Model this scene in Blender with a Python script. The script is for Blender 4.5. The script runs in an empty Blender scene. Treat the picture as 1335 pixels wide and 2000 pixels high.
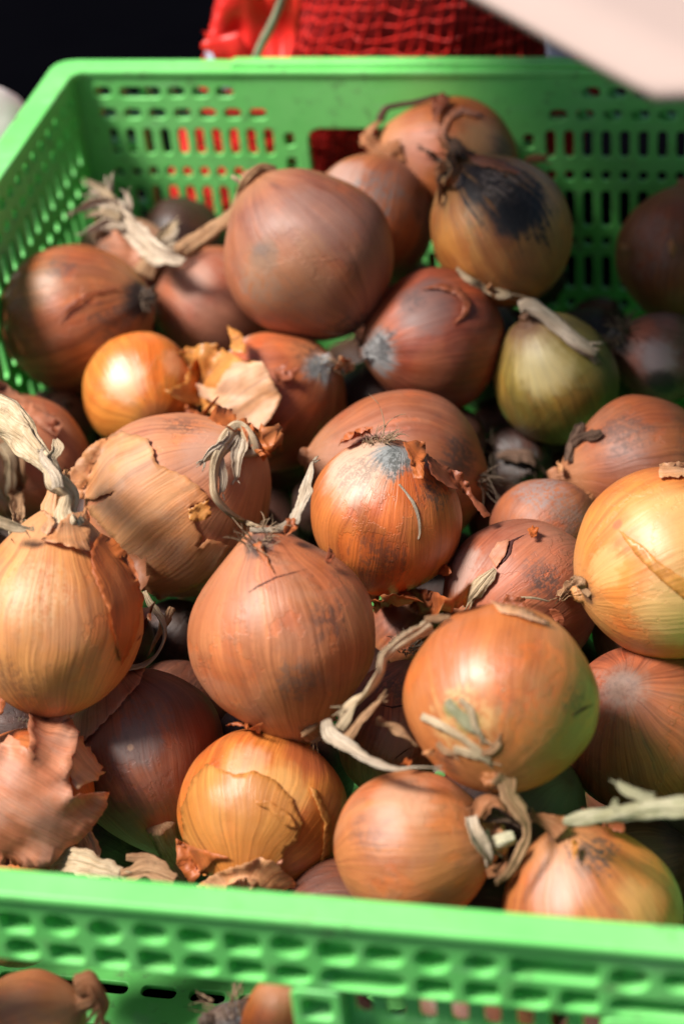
import bpy, bmesh, math, random
import numpy as np
from mathutils import Vector, Matrix, noise as mnoise
from mathutils.bvhtree import BVHTree
from mathutils.geometry import delaunay_2d_cdt
random.seed(7); rng = np.random.default_rng(7)
S = 0.01                                   # the scene is designed in centimetres, built in metres
scene = bpy.context.scene
COL = scene.collection

# ------------------------------------------------------------------ camera
CAM = np.array([18.1766, -35.9651, 43.3188])
RX = np.array([0.97925714, 0.1842197, -0.08437148])      # camera right
RY = np.array([-0.04538958, 0.60526014, 0.79473263])     # camera up
RZ = np.array([-0.1974721, 0.77441802, -0.60106697])     # camera forward
FPX = 3730.77                                            # focal length in photograph pixels (1335 x 2000)
def ray(u, v):
    return RX*((u-667.5)/FPX) - RY*((v-1000)/FPX) + RZ   # per unit of camera depth
def at(u, v, z): return CAM + ray(u, v)*z
cam = bpy.data.cameras.new('camera'); camo = bpy.data.objects.new('camera', cam); COL.objects.link(camo)
camo.matrix_world = Matrix(((RX[0], RY[0], -RZ[0], CAM[0]*S), (RX[1], RY[1], -RZ[1], CAM[1]*S), (RX[2], RY[2], -RZ[2], CAM[2]*S), (0, 0, 0, 1)))
cam.sensor_fit = 'VERTICAL'; cam.sensor_height = 36; cam.sensor_width = 24
cam.lens = FPX/2000*36
cam.clip_start = .01; cam.clip_end = 100
cam.dof.use_dof = True; cam.dof.focus_distance = .768; cam.dof.aperture_fstop = 6.0
scene.camera = camo

# ------------------------------------------------------------------ light
SUN = Vector((-.49, -.22, .84)).normalized()
EL = math.asin(SUN.z); AZ = math.atan2(SUN.x, SUN.y)
w = bpy.data.worlds.new('World'); scene.world = w; w.use_nodes = True
nt = w.node_tree; sky = nt.nodes.new('ShaderNodeTexSky'); sky.sky_type = 'NISHITA'; sky.sun_disc = False
sky.sun_elevation = EL; sky.sun_rotation = AZ
sky.dust_density = 2.5
bg = nt.nodes['Background']; bg.inputs['Strength'].default_value = .07
nt.links.new(sky.outputs[0], bg.inputs[0])
sl = bpy.data.lights.new('sun', 'SUN'); sl.energy = 5.0; sl.angle = math.radians(15); sl.color = (1, .95, .88)
so = bpy.data.objects.new('sun', sl); COL.objects.link(so)
so.rotation_euler = SUN.to_track_quat('Z', 'Y').to_euler(); so.location = (-1, -.6, 1.6)
scene.view_settings.view_transform = 'Standard'; scene.view_settings.look = 'None'
scene.view_settings.exposure = .56; scene.view_settings.gamma = 1

# ------------------------------------------------------------------ helpers
def lin(r, g, b):
    f = lambda c: (c/12.92 if c <= .04045 else ((c+.055)/1.055)**2.4)
    return (f(r/255), f(g/255), f(b/255), 1)
class N:
    """small node-tree writer"""
    def __init__(s, name):
        s.m = bpy.data.materials.new(name); s.m.use_nodes = True; s.t = s.m.node_tree; s.t.nodes.clear()
        s.out = s.t.nodes.new('ShaderNodeOutputMaterial')
    def link(s, a, b): s.t.links.new(a, b)
    def put(s, sock, v):
        if isinstance(v, bpy.types.NodeSocket): s.link(v, sock)
        elif v is not None:
            if isinstance(v, (tuple, list)) and sock.type == 'VECTOR': v = v[:3]
            sock.default_value = v
    def node(s, typ, ins=None, **kw):
        n = s.t.nodes.new('ShaderNode'+typ)
        for k, v in kw.items(): setattr(n, k, v)
        for k, v in (ins or {}).items(): s.put(n.inputs[k], v)
        return n
    def math(s, op, a, b=None, c=None, clamp=False):
        n = s.node('Math', operation=op, use_clamp=clamp)
        for i, v in enumerate((a, b, c)):
            if v is not None: s.put(n.inputs[i], v)
        return n.outputs[0]
    def vmath(s, op, a, b=None, scale=None):
        n = s.node('VectorMath', operation=op); s.put(n.inputs[0], a)
        if b is not None: s.put(n.inputs[1], b)
        if scale is not None: s.put(n.inputs['Scale'], scale)
        return n.outputs['Value' if op in ('LENGTH', 'DISTANCE', 'DOT_PRODUCT') else 0]
    def mix(s, f, a, b, mode='MIX'):
        n = s.node('Mix', data_type='RGBA', blend_type=mode)
        s.put(n.inputs[0], f); s.put(n.inputs[6], a); s.put(n.inputs[7], b); return n.outputs[2]
    def ramp(s, v, lo, hi, a=0., b=1.):
        n = s.node('MapRange', {0: v, 1: lo, 2: hi, 3: a, 4: b}, interpolation_type='SMOOTHSTEP'); return n.outputs[0]
    def noise(s, vec, scale=1., detail=3., rough=.55, dist=0.):
        return s.node('TexNoise', {'Vector': vec, 'Scale': scale, 'Detail': detail, 'Roughness': rough, 'Distortion': dist}).outputs[0]
    def coords(s): return s.node('TexCoord')

MATS = {}
def onion_mat(name, A, B, dusty=.4, dirt=.3, gloss=.3, streak=.5, spots=(), neck=.25, root=.2, R=3.3, thin=False, dust_col=None, seed=0., neckcol=None, rough_add=0., layer=.55):
    """papery onion skin: meridian fibres, cloudy layers, dusty bloom, soot and colour spots. Local Z runs root -> neck."""
    k = N(name)
    if not thin: A, B = [tuple(c_[i]*(.93, .90, .81)[i] for i in range(3))+(1,) for c_ in (A, B)]
    if dust_col is None: dust_col = tuple(.5*A[i]+.5*(.30, .20, .155)[i]*(.35+1.9*A[1]) for i in range(3))
    ob = k.coords().outputs['Object']
    p = k.vmath('SCALE', ob, scale=1/(R*S))                     # unit sphere space
    warp = k.vmath('SCALE', k.vmath('SUBTRACT', k.node('TexNoise', {'Vector': p, 'Scale': 1.3, 'Detail': 1.}).outputs[1], (.5, .5, .5)), scale=.22)
    pw = k.vmath('ADD', p, warp)
    sx = k.node('SeparateXYZ', {0: pw}); sp = k.node('SeparateXYZ', {0: p})
    flat = k.node('CombineXYZ', {0: sx.outputs[0], 1: sx.outputs[1], 2: 0.})
    d = k.vmath('NORMALIZE', flat.outputs[0])
    zc = sp.outputs[2]
    def mer(F, g, off):
        v = k.vmath('SCALE', d, scale=F)
        zz = k.node('CombineXYZ', {0: seed+off, 1: seed*1.7, 2: k.math('MULTIPLY', zc, g)})
        return k.vmath('ADD', v, zz.outputs[0])
    ps = k.vmath('ADD', p, (seed*3.1, seed*1.3, seed*.7))
    f1 = k.noise(mer(5, .5, 0), 1, 3)
    f2 = k.noise(mer(17, .8, 3), 1, 3)
    f3 = k.noise(mer(44, 1.6, 7), 1, 2)
    cl = k.noise(ps, .95, 4, .55, .4)
    c = k.mix(k.ramp(k.math('ADD', cl, k.math('MULTIPLY', k.math('SUBTRACT', f1, .5), .55)), .32, .68), A, B)
    st = k.math('ADD', k.math('MULTIPLY', k.math('SUBTRACT', f2, .5), 1.3*streak), k.math('MULTIPLY', k.math('SUBTRACT', f3, .5), .8*streak))
    val = k.math('ADD', 1., st)
    c = k.mix(1., c, k.node('CombineXYZ', {0: val, 1: k.math('POWER', k.math('MAXIMUM', val, .05), 1.12), 2: k.math('POWER', k.math('MAXIMUM', val, .05), 1.2)}).outputs[0], 'MULTIPLY')
    # thin fibre lines
    vein = k.ramp(k.noise(mer(15, .30, 11), 1, 2.5), .585, .64)
    c = k.mix(k.math('MULTIPLY', vein, .40*streak+.10), c, (A[0]*.33, A[1]*.25, A[2]*.22, 1))
    # torn outer layer: crisp edged patches where one more skin is missing
    lay = k.ramp(k.math('ADD', k.noise(ps, .75, 7, .62, .3), k.math('MULTIPLY', k.math('SUBTRACT', f2, .5), .10)), .535, .550)
    c = k.mix(k.math('MULTIPLY', lay, layer), c, k.mix(1., c, (1.28, .98, .74, 1), 'MULTIPLY'))
    band = k.noise(mer(3.2, .25, 31), 1, 2)
    c = k.mix(k.ramp(band, .50, .72, 0., .42), c, k.mix(1., c, (.66, .54, .50, 1), 'MULTIPLY'))
    # dusty bloom
    dm = k.math('MULTIPLY', k.ramp(k.noise(ps, 1.7, 6, .62, .6), .42, .66), dusty)
    dm = k.math('MULTIPLY', dm, k.math('ADD', .55, k.math('MULTIPLY', f2, .9)), clamp=True)
    c = k.mix(dm, c, (*dust_col, 1))
    # ends
    nk = k.ramp(zc, 1.0-neck, 1.28-neck)
    c = k.mix(k.math('MULTIPLY', nk, .75), c, neckcol or tuple(.45*A[i]+.55*(.42, .22, .10)[i]*min(1, A[0]/.45) for i in range(3))+(1,))
    rk = k.ramp(k.math('MULTIPLY', zc, -1.), 1.0-root, 1.16-root)
    c = k.mix(k.math('MULTIPLY', rk, .65), c, (.07, .045, .03, 1))
    # soot: streaky and speckled
    sm = k.ramp(k.math('ADD', k.math('MULTIPLY', k.noise(ps, 2.1, 5, .65), .72), k.math('MULTIPLY', k.noise(mer(9, 2.2, 21), 1, 4, .7), .45)), .655, .79)
    c = k.mix(k.math('MULTIPLY', sm, dirt), c, (.06, .04, .032, 1))
    fl = k.ramp(k.noise(ps, 17, 2, .5), .70, .76)
    c = k.mix(k.math('MULTIPLY', fl, dirt*.8), c, (.05, .03, .02, 1))
    bl = k.ramp(k.noise(ps, 6, 5, .7), .55, .75)
    c = k.mix(k.math('MULTIPLY', bl, .16+.2*dirt), c, (A[0]*.42, A[1]*.36, A[2]*.36, 1))
    rough = k.math('ADD', .60-.30*gloss+rough_add, k.math('MULTIPLY', dm, .22))
    for (px, py, pz, rad, col, stg, ragged) in spots:
        dist = k.math('DIVIDE', k.vmath('DISTANCE', p, (px, py, pz)), rad)
        n1 = k.math('SUBTRACT', k.noise(ps, 3.2/max(rad, .2)*.5, 5, .7), .5)
        n2 = k.math('SUBTRACT', k.noise(mer(13, 1.5, 5), 1, 3), .5)
        dd = k.math('ADD', dist, k.math('ADD', k.math('MULTIPLY', n1, 1.7*ragged), k.math('MULTIPLY', n2, (2.6 if ragged > .7 and sum(col) < .4 else 1.1)*ragged)))
        m = k.math('MULTIPLY', k.ramp(dd, .45, 1.05, 1., 0.), stg)
        if ragged > .75:
            m = k.math('MULTIPLY', m, k.ramp(k.noise(ps, 14, 5, .75), .42, .53))
        c = k.mix(m, c, (*col, 1))
        rough = k.math('ADD', rough, k.math('MULTIPLY', m, .15))
    h = k.math('ADD', k.math('ADD', k.math('MULTIPLY', f2, .6), k.math('MULTIPLY', lay, -.5*layer)), k.math('ADD', k.math('MULTIPLY', f3, .3), k.math('MULTIPLY', k.noise(ps, 3.5, 4, .6), .55)))
    bmp = k.node('Bump', {'Strength': .5, 'Distance': .0011, 'Height': h})
    b = k.node('BsdfPrincipled', {'Base Color': c, 'Roughness': rough, 'Normal': bmp.outputs[0]})
    b.inputs['Specular IOR Level'].default_value = .5
    b.inputs['Coat Weight'].default_value = .36*gloss; b.inputs['Coat Roughness'].default_value = .42
    if thin:
        tr = k.node('BsdfTranslucent', {'Color': k.mix(1., c, (1., .72, .45, 1), 'MULTIPLY'), 'Normal': bmp.outputs[0]})
        mx = k.node('MixShader', {0: .33, 1: b.outputs[0], 2: tr.outputs[0]})
        k.link(mx.outputs[0], k.out.inputs[0])
    else: k.link(b.outputs[0], k.out.inputs[0])
    MATS[name] = k.m
    return k.m

def straw_mat(name, A, B, dark=(.10, .06, .035), amount=.35):
    k = N(name); uv = k.coords().outputs['UV']; ob = k.coords().outputs['Object']
    s = k.node('SeparateXYZ', {0: uv})
    v = k.node('CombineXYZ', {0: k.math('MULTIPLY', s.outputs[0], 14.), 1: k.math('MULTIPLY', s.outputs[1], .55), 2: 0.}).outputs[0]
    v2 = k.node('CombineXYZ', {0: k.math('MULTIPLY', s.outputs[0], 42.), 1: k.math('MULTIPLY', s.outputs[1], 1.2), 2: 3.}).outputs[0]
    f1 = k.noise(v, 1, 3); f2 = k.noise(v2, 1, 2); cl = k.noise(ob, 90, 4, .6)
    c = k.mix(k.ramp(k.math('ADD', f1, k.math('MULTIPLY', k.math('SUBTRACT', cl, .5), .9)), .3, .7), A, B)
    c = k.mix(k.math('MULTIPLY', k.ramp(f2, .42, .62), .38), c, (A[0]*.5, A[1]*.42, A[2]*.36, 1))
    c = k.mix(k.math('MULTIPLY', k.ramp(k.noise(ob, 160, 5, .7), .52, .66), amount), c, (*dark, 1))
    bmp = k.node('Bump', {'Strength': .8, 'Distance': .0013, 'Height': k.math('ADD', f1, k.math('MULTIPLY', f2, .6))})
    b = k.node('BsdfPrincipled', {'Base Color': c, 'Roughness': .72, 'Normal': bmp.outputs[0]}); b.inputs['Specular IOR Level'].default_value = .25
    tr = k.node('BsdfTranslucent', {'Color': c, 'Normal': bmp.outputs[0]})
    k.link(k.node('MixShader', {0: .2, 1: b.outputs[0], 2: tr.outputs[0]}).outputs[0], k.out.inputs[0])
    MATS[name] = k.m; return k.m

def plain_mat(name, col, rough=.6, var=.25, scale=60, trans=None, tcol=None, bump=.0, spec=.4):
    k = N(name); ob = k.coords().outputs['Object']
    n = k.noise(ob, scale, 5, .6)
    f = k.math('ADD', 1-var, k.math('MULTIPLY', n, 2*var))
    c = k.mix(1., (*col, 1), k.node('CombineXYZ', {0: f, 1: f, 2: f}).outputs[0], 'MULTIPLY')
    ins = {'Base Color': c, 'Roughness': rough}
    if bump: ins['Normal'] = k.node('Bump', {'Strength': .5, 'Distance': bump, 'Height': n}).outputs[0]
    b = k.node('BsdfPrincipled', ins); b.inputs['Specular IOR Level'].default_value = spec
    if trans:
        tr = k.node('BsdfTranslucent', {'Color': (*(tcol or col), 1)})
        k.link(k.node('MixShader', {0: trans, 1: b.outputs[0], 2: tr.outputs[0]}).outputs[0], k.out.inputs[0])
    else: k.link(b.outputs[0], k.out.inputs[0])
    MATS[name] = k.m; return k.m

def plastic_mat():
    k = N('green_plastic'); ob = k.coords().outputs['Object']
    n = k.noise(ob, 14, 5, .6); g = k.noise(ob, 120, 4, .7); sc = k.noise(k.vmath('MULTIPLY', ob, (25, 25, 220)), 1, 3, .6)
    c = k.mix(k.ramp(n, .3, .7), (.17, .70, .155, 1), (.24, .77, .215, 1))
    c = k.mix(k.math('MULTIPLY', k.ramp(g, .55, .72), .45), c, (.11, .17, .07, 1))
    c = k.mix(k.math('MULTIPLY', k.ramp(k.noise(ob, 38, 6, .72), .58, .70), .5), c, (.17, .20, .10, 1))
    c = k.mix(k.math('MULTIPLY', k.ramp(sc, .58, .68), .4), c, (.30, .62, .30, 1))
    b = k.node('BsdfPrincipled', {'Base Color': c, 'Roughness': k.math('ADD', .34, k.math('MULTIPLY', g, .25)),
        'Normal': k.node('Bump', {'Strength': .3, 'Distance': .0006, 'Height': k.math('ADD', g, n)}).outputs[0]})
    tr = k.node('BsdfTranslucent', {'Color': (.12, .62, .16, 1)})
    k.link(k.node('MixShader', {0: .15, 1: b.outputs[0], 2: tr.outputs[0]}).outputs[0], k.out.inputs[0])
    return k.m

def link(name, me, mat, parent=None, mw=None):
    if mat is not None: me.materials.append(mat)
    o = bpy.data.objects.new(name, me); COL.objects.link(o)
    if parent is not None: o.parent = parent
    if mw is not None: o.matrix_local = mw
    return o
def mesh(name, verts, faces, uvs=None, smooth=True):
    """verts in cm"""
    me = bpy.data.meshes.new(name); me.from_pydata([tuple(float(a)*S for a in v) for v in verts], [], faces)
    if uvs is not None:
        ul = me.uv_layers.new(name='UVMap')
        idx = np.empty(len(me.loops), dtype=np.int32); me.loops.foreach_get('vertex_index', idx)
        ul.data.foreach_set('uv', np.asarray(uvs, dtype=np.float32)[idx].ravel())
    if smooth: me.polygons.foreach_set('use_smooth', [True]*len(me.polygons))
    me.update(); return me
def tag(o, label, cat, group=None):
    o['label'] = label; o['category'] = cat
    if group: o['group'] = group
    return o
def empty(name, loc):
    o = bpy.data.objects.new(name, None); COL.objects.link(o); o.empty_display_size = .02
    o.location = Vector(loc)*S; return o
def bmobj(name, bm, mat, parent=None, smooth=True):
    me = bpy.data.meshes.new(name); bm.to_mesh(me); bm.free()
    if smooth: me.polygons.foreach_set('use_smooth', [True]*len(me.polygons))
    return link(name, me, mat, parent)

# ------------------------------------------------------------------ ground, coloured near black in place of deep shade
k = N('shade_black'); ob = k.coords().outputs['Object']
nn = k.noise(ob, 9, 5, .6); wv = k.noise(k.vmath('MULTIPLY', ob, (900, 900, 900)), 1, 1)
c = k.mix(nn, (.0008, .0008, .0014, 1), (.0018, .0018, .0026, 1))
b = k.node('BsdfPrincipled', {'Base Color': c, 'Roughness': 1., 'Normal': k.node('Bump', {'Strength': .6, 'Distance': .002, 'Height': k.math('ADD', nn, k.math('MULTIPLY', wv, .2))}).outputs[0]}); b.inputs['Specular IOR Level'].default_value = .0
k.link(b.outputs[0], k.out.inputs[0])
FLOOR = -20.
g = 26; vs = []; fs = []
for j in range(g+1):
    for i in range(g+1):
        x = -130+260*i/g; y = -90+330*j/g
        vs.append((x, y, FLOOR-1.6-(0 if abs(x) < 25 and -5 < y < 66 else .8*mnoise.noise((x*.05, y*.05, 0))-.8+.8)))
for j in range(g):
    for i in range(g): a = j*(g+1)+i; fs.append((a, a+1, a+g+2, a+g+1))
o = link('ground', mesh('ground', vs, fs), k.m); o['kind'] = 'structure'

# ------------------------------------------------------------------ the green crate
GREEN = plastic_mat()
def rrect(cu, x0, x1, z0, z1, r):
    r = min(r, (x1-x0)/2*.98, (z1-z0)/2*.98); pts = []
    for cx, cz, a0 in ((x1-r, z1-r, 0), (x0+r, z1-r, 90), (x0+r, z0+r, 180), (x1-r, z0+r, 270)):
        for q in range(4):
            a = math.radians(a0+30*q); pts.append((cx+r*math.cos(a), cz+r*math.sin(a)))
    s = cu.splines.new('POLY'); s.points.add(len(pts)-1); s.use_cyclic_u = True
    for p, (x, z) in zip(s.points, pts): p.co = (x*S, z*S, 0, 1)
def plate(name, outer, holes, thick, bevel, mw, parent, mat=None, rad=.3):
    """flat plate (cm, local x/z) with real rounded holes; local y is the thickness, centred"""
    cu = bpy.data.curves.new(name, 'CURVE'); cu.dimensions = '2D'; cu.fill_mode = 'BOTH'
    rrect(cu, *outer, rad)
    for hle in holes: rrect(cu, *hle)
    cu.extrude = (thick/2-bevel)*S; cu.bevel_depth = bevel*S; cu.bevel_resolution = 1; cu.offset = -bevel*S
    tmp = bpy.data.objects.new(name, cu); COL.objects.link(tmp)
    dg = bpy.context.evaluated_depsgraph_get()
    me = bpy.data.meshes.new_from_object(tmp.evaluated_get(dg)); me.name = name
    bpy.data.objects.remove(tmp); bpy.data.curves.remove(cu)
    me.materials.clear()
    me.transform(Matrix.Rotation(math.pi/2, 4, 'X')); me.transform(mw)
    return link(name, me, mat or GREEN, parent)
def shift(x, y, z, rz=0): return Matrix.Translation(Vector((x, y, z))*S) @ Matrix.Rotation(rz, 4, 'Z')

crate = empty('onion_crate', (0, 30, FLOOR-1.3))
tag(crate, 'green plastic vegetable crate with slotted walls, heaped with brown onions', 'crate')
CL = crate.location.copy()
def grid_holes(half, hand=True, short=True):
    H = []
    def pm(x0, x1, z0, z1, r): H.append((x0, x1, z0, z1, r)); H.append((-x1, -x0, z0, z1, r))
    if short:
        for x in (10.06, 11.45, 12.85, 17.1): pm(x-.48, x+.48, -1.45, -.85, .26)
        pm(13.75, 16.1, -1.5, -.85, .26)
        for x in (8.3, 9.75, 11.2, 12.65, 14.1, 15.55, 17.0): pm(x-.48, x+.48, -2.75, -2.15, .26)
        xs = [7.85+q for q in range(10)]
        pm(6.4, 6.95, -4.4, -3.6, .2); pm(6.4, 6.95, -6.3, -5.1, .2)
        for x in xs:
            pm(x-.26, x+.26, -4.95, -3.35, .24); pm(x-.26, x+.26, -6.35, -5.75, .24)
            pm(x-.27, x+.27, -9.2, -6.95, .24); pm(x-.26, x+.26, -10.4, -9.8, .24)
            pm(x-.27, x+.27, -13.2, -11.0, .24); pm(x-.26, x+.26, -14.4, -13.8, .24)
            pm(x-.27, x+.27, -16.6, -14.9, .24)
        H.append((-5.6, 5.6, -8.6, -3.3, .7))
        for q in range(-6, 7):
            for z0, z1 in ( (-10.4, -9.8), (-13.2, -11.0), (-14.4, -13.8), (-16.6, -14.9)): H.append((q*.95-.25, q*.95+.25, z0, z1, .22))
    else:
        n = int(half/1.3)-1
        for q in range(-n, n+1):
            x = q*1.3
            if abs(x) > 5.5:
                H.append((x-.42, x+.42, -1.45, -.85, .26)); H.append((x-.42, x+.42, -2.75, -2.15, .26))
            if abs(x) > 6.4:
                H.append((x-.3, x+.3, -5.0, -3.35, .26)); H.append((x-.3, x+.3, -6.35, -5.75, .26)); H.append((x-.3, x+.3, -9.2, -6.95, .26))
            for z0, z1 in ((-10.4, -9.8), (-13.2, -11.0), (-14.4, -13.8), (-16.6, -14.9)): H.append((x-.3, x+.3, z0, z1, .26))
        H.append((-5.6, 5.6, -7.2, -3.3, .7))
    return H
def cells(half, pitch=1.44, off=0.):
    H = []; n = int(2*half/pitch)+2; random.seed(11)
    for q in range(n):
        x = -half+.95+q*pitch+off
        if x+.55 > half-.3: continue
        a = .53+random.uniform(-.04, .04)
        wd = x > 8 and q % 7 == 1; b0 = pitch if wd else 0
        if not (x > 8 and q % 7 == 2): H.append((x-a, x+a+b0, -1.76-random.uniform(-.12, .06), -.70-random.uniform(0, .16), random.choice((.2, .36, .5))))
        wd = x > 7 and q % 6 == 0; b0 = pitch if wd else 0
        if not (x > 7 and q % 6 == 1) and x+a+b0 < half-.3: H.append((x-a, x+a+b0, -2.98+random.uniform(0, .12), -2.02-random.uniform(0, .14), random.choice((.2, .36, .5))))
    return H
def outer_band(half):                                   # ribbed box band under the rim, holes right through to the cavity
    return cells(half, off=.0)
def lower_cells(half):
    H = []
    for s in (-1, 1):
        H.append((s*6.55-.45, s*6.55+.45, -4.4, -3.4, .2))
        H.append((s*16.0-.45, s*16.0+.45, -4.4, -3.4, .2)); H.append((s*17.4-.45, s*17.4+.45, -4.4, -3.4, .2))
    return H
BOT = FLOOR
def wall(name, half, place, short):
    # place(dist_out) -> matrix of a plate standing dist_out outside the inner face
    plate(name, (-half+1.2, half-1.2, BOT, -.1), [h_ for h_ in grid_holes(half-1.2, True, short) if max(abs(h_[0]), abs(h_[1])) < half-1.35], .28, .06, place(.14), crate)
    plate('rib_band', (-half+.5, half-.5, -3.12, -.12), outer_band(half-.5), .62, .07, place(.85), crate)
    if short:
        for s in (-1, 1):                              # frames beside the hand hole
            x0, x1 = sorted((s*5.75, s*7.35)); plate('rib_band', (x0, x1, -7.6, -3.16), [(x0+.35, x1-.35, -4.5, -3.55, .2), (x0+.35, x1-.35, -5.8, -4.85, .2), (x0+.35, x1-.35, -7.2, -6.2, .2)], .88, .07, place(.73), crate)
            x0, x1 = sorted((s*15.2, s*19.3)); plate('rib_band', (x0, x1, BOT, -3.16), [(x0+.4+q*1.2, x0+1.3+q*1.2, z-.95, z, .2) for q in range(3) for z in (-3.5, -4.8, -6.1, -7.4, -8.7)], .88, .07, place(.73), crate)
import functools
W2, L2 = 20., 30.
def pl_front(d): return shift(0, .95-d*.62, 0)
def pl_back(d): return shift(0, 58.6+d, 0)
def pl_left(d): return shift(-18.6-d, 30, 0, math.pi/2)
def pl_right(d): return shift(18.6+d, 30, 0, math.pi/2)
def to_local(o): o.data.transform(Matrix.Translation(-CL)); return o
before = set(bpy.data.objects)
wall('end_wall', W2, pl_front, True); wall('end_wall', W2, pl_back, True)
wall('side_wall', L2, pl_left, False); wall('side_wall', L2, pl_right, False)
# rim: rounded ring on top
cu = bpy.data.curves.new('rim', 'CURVE'); cu.dimensions = '2D'; cu.fill_mode = 'BOTH'
rrect(cu, -20, 20, 0, 60, 1.1); rrect(cu, -18.55, 18.55, .98, 58.55, .9)
cu.extrude = .10*S; cu.bevel_depth = .10*S; cu.bevel_resolution = 2; cu.offset = -.06*S
tmp = bpy.data.objects.new('rim', cu); COL.objects.link(tmp); dg = bpy.context.evaluated_depsgraph_get()
me = bpy.data.meshes.new_from_object(tmp.evaluated_get(dg)); bpy.data.objects.remove(tmp); me.materials.clear(); me.name = 'rim'
me.transform(Matrix.Translation((0, 0, -.02*S))); link('rim', me, GREEN, crate)
# raised stacking lugs on the rim ends, drip skirt
for x0, x1, y in ((-9.6, 10.2, 59.25),):
    plate('rim_lug', (x0, x1, .16, .46 if y > 30 else .34), [], .9, .06, shift(0, y, 0), crate, rad=.1)
# floor with slots, corner posts
fh = []
for a in range(-8, 9):
    for b_ in range(-12, 13): fh.append((a*2.1-.75, a*2.1+.75, 30+b_*2.2-.3-30, 30+b_*2.2+.3-30, .25))
fl = plate('floor_panel', (-18.4, 18.4, -28.4, 28.4), fh, .3, .05, shift(0, 30, BOT-.2) @ Matrix.Rotation(-math.pi/2, 4, 'X'), crate)
for sx in (-1, 1):
    for y in (1.0, 59.0):
        bm = bmesh.new()
        prof = []
        for q in range(7):
            a = math.pi/2*q/6; prof.append((math.cos(a)*1.1, math.sin(a)*1.1))
        prof += [(0, .95)]+[(math.cos(math.pi/2*(6-q)/6)*.8, math.sin(math.pi/2*(6-q)/6)*.8) for q in range(7)]
        sy = -1 if y < 30 else 1
        pts = [(sx*(18.7+px), y+sy*(py-.1)) for px, py in prof]
        lo = [bm.verts.new(Vector((px, py, BOT))*S) for px, py in pts]; hi = [bm.verts.new(Vector((px, py, -.14))*S) for px, py in pts]
        n_ = len(pts)
        for q in range(n_): bm.faces.new((lo[q], lo[(q+1) % n_], hi[(q+1) % n_], hi[q]))
        bm.faces.new(hi); bm.faces.new(lo[::-1]); bmesh.ops.recalc_face_normals(bm, faces=bm.faces)
        bmobj('corner_post', bm, GREEN, crate, False)
for o in list(crate.children): to_local(o)

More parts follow.
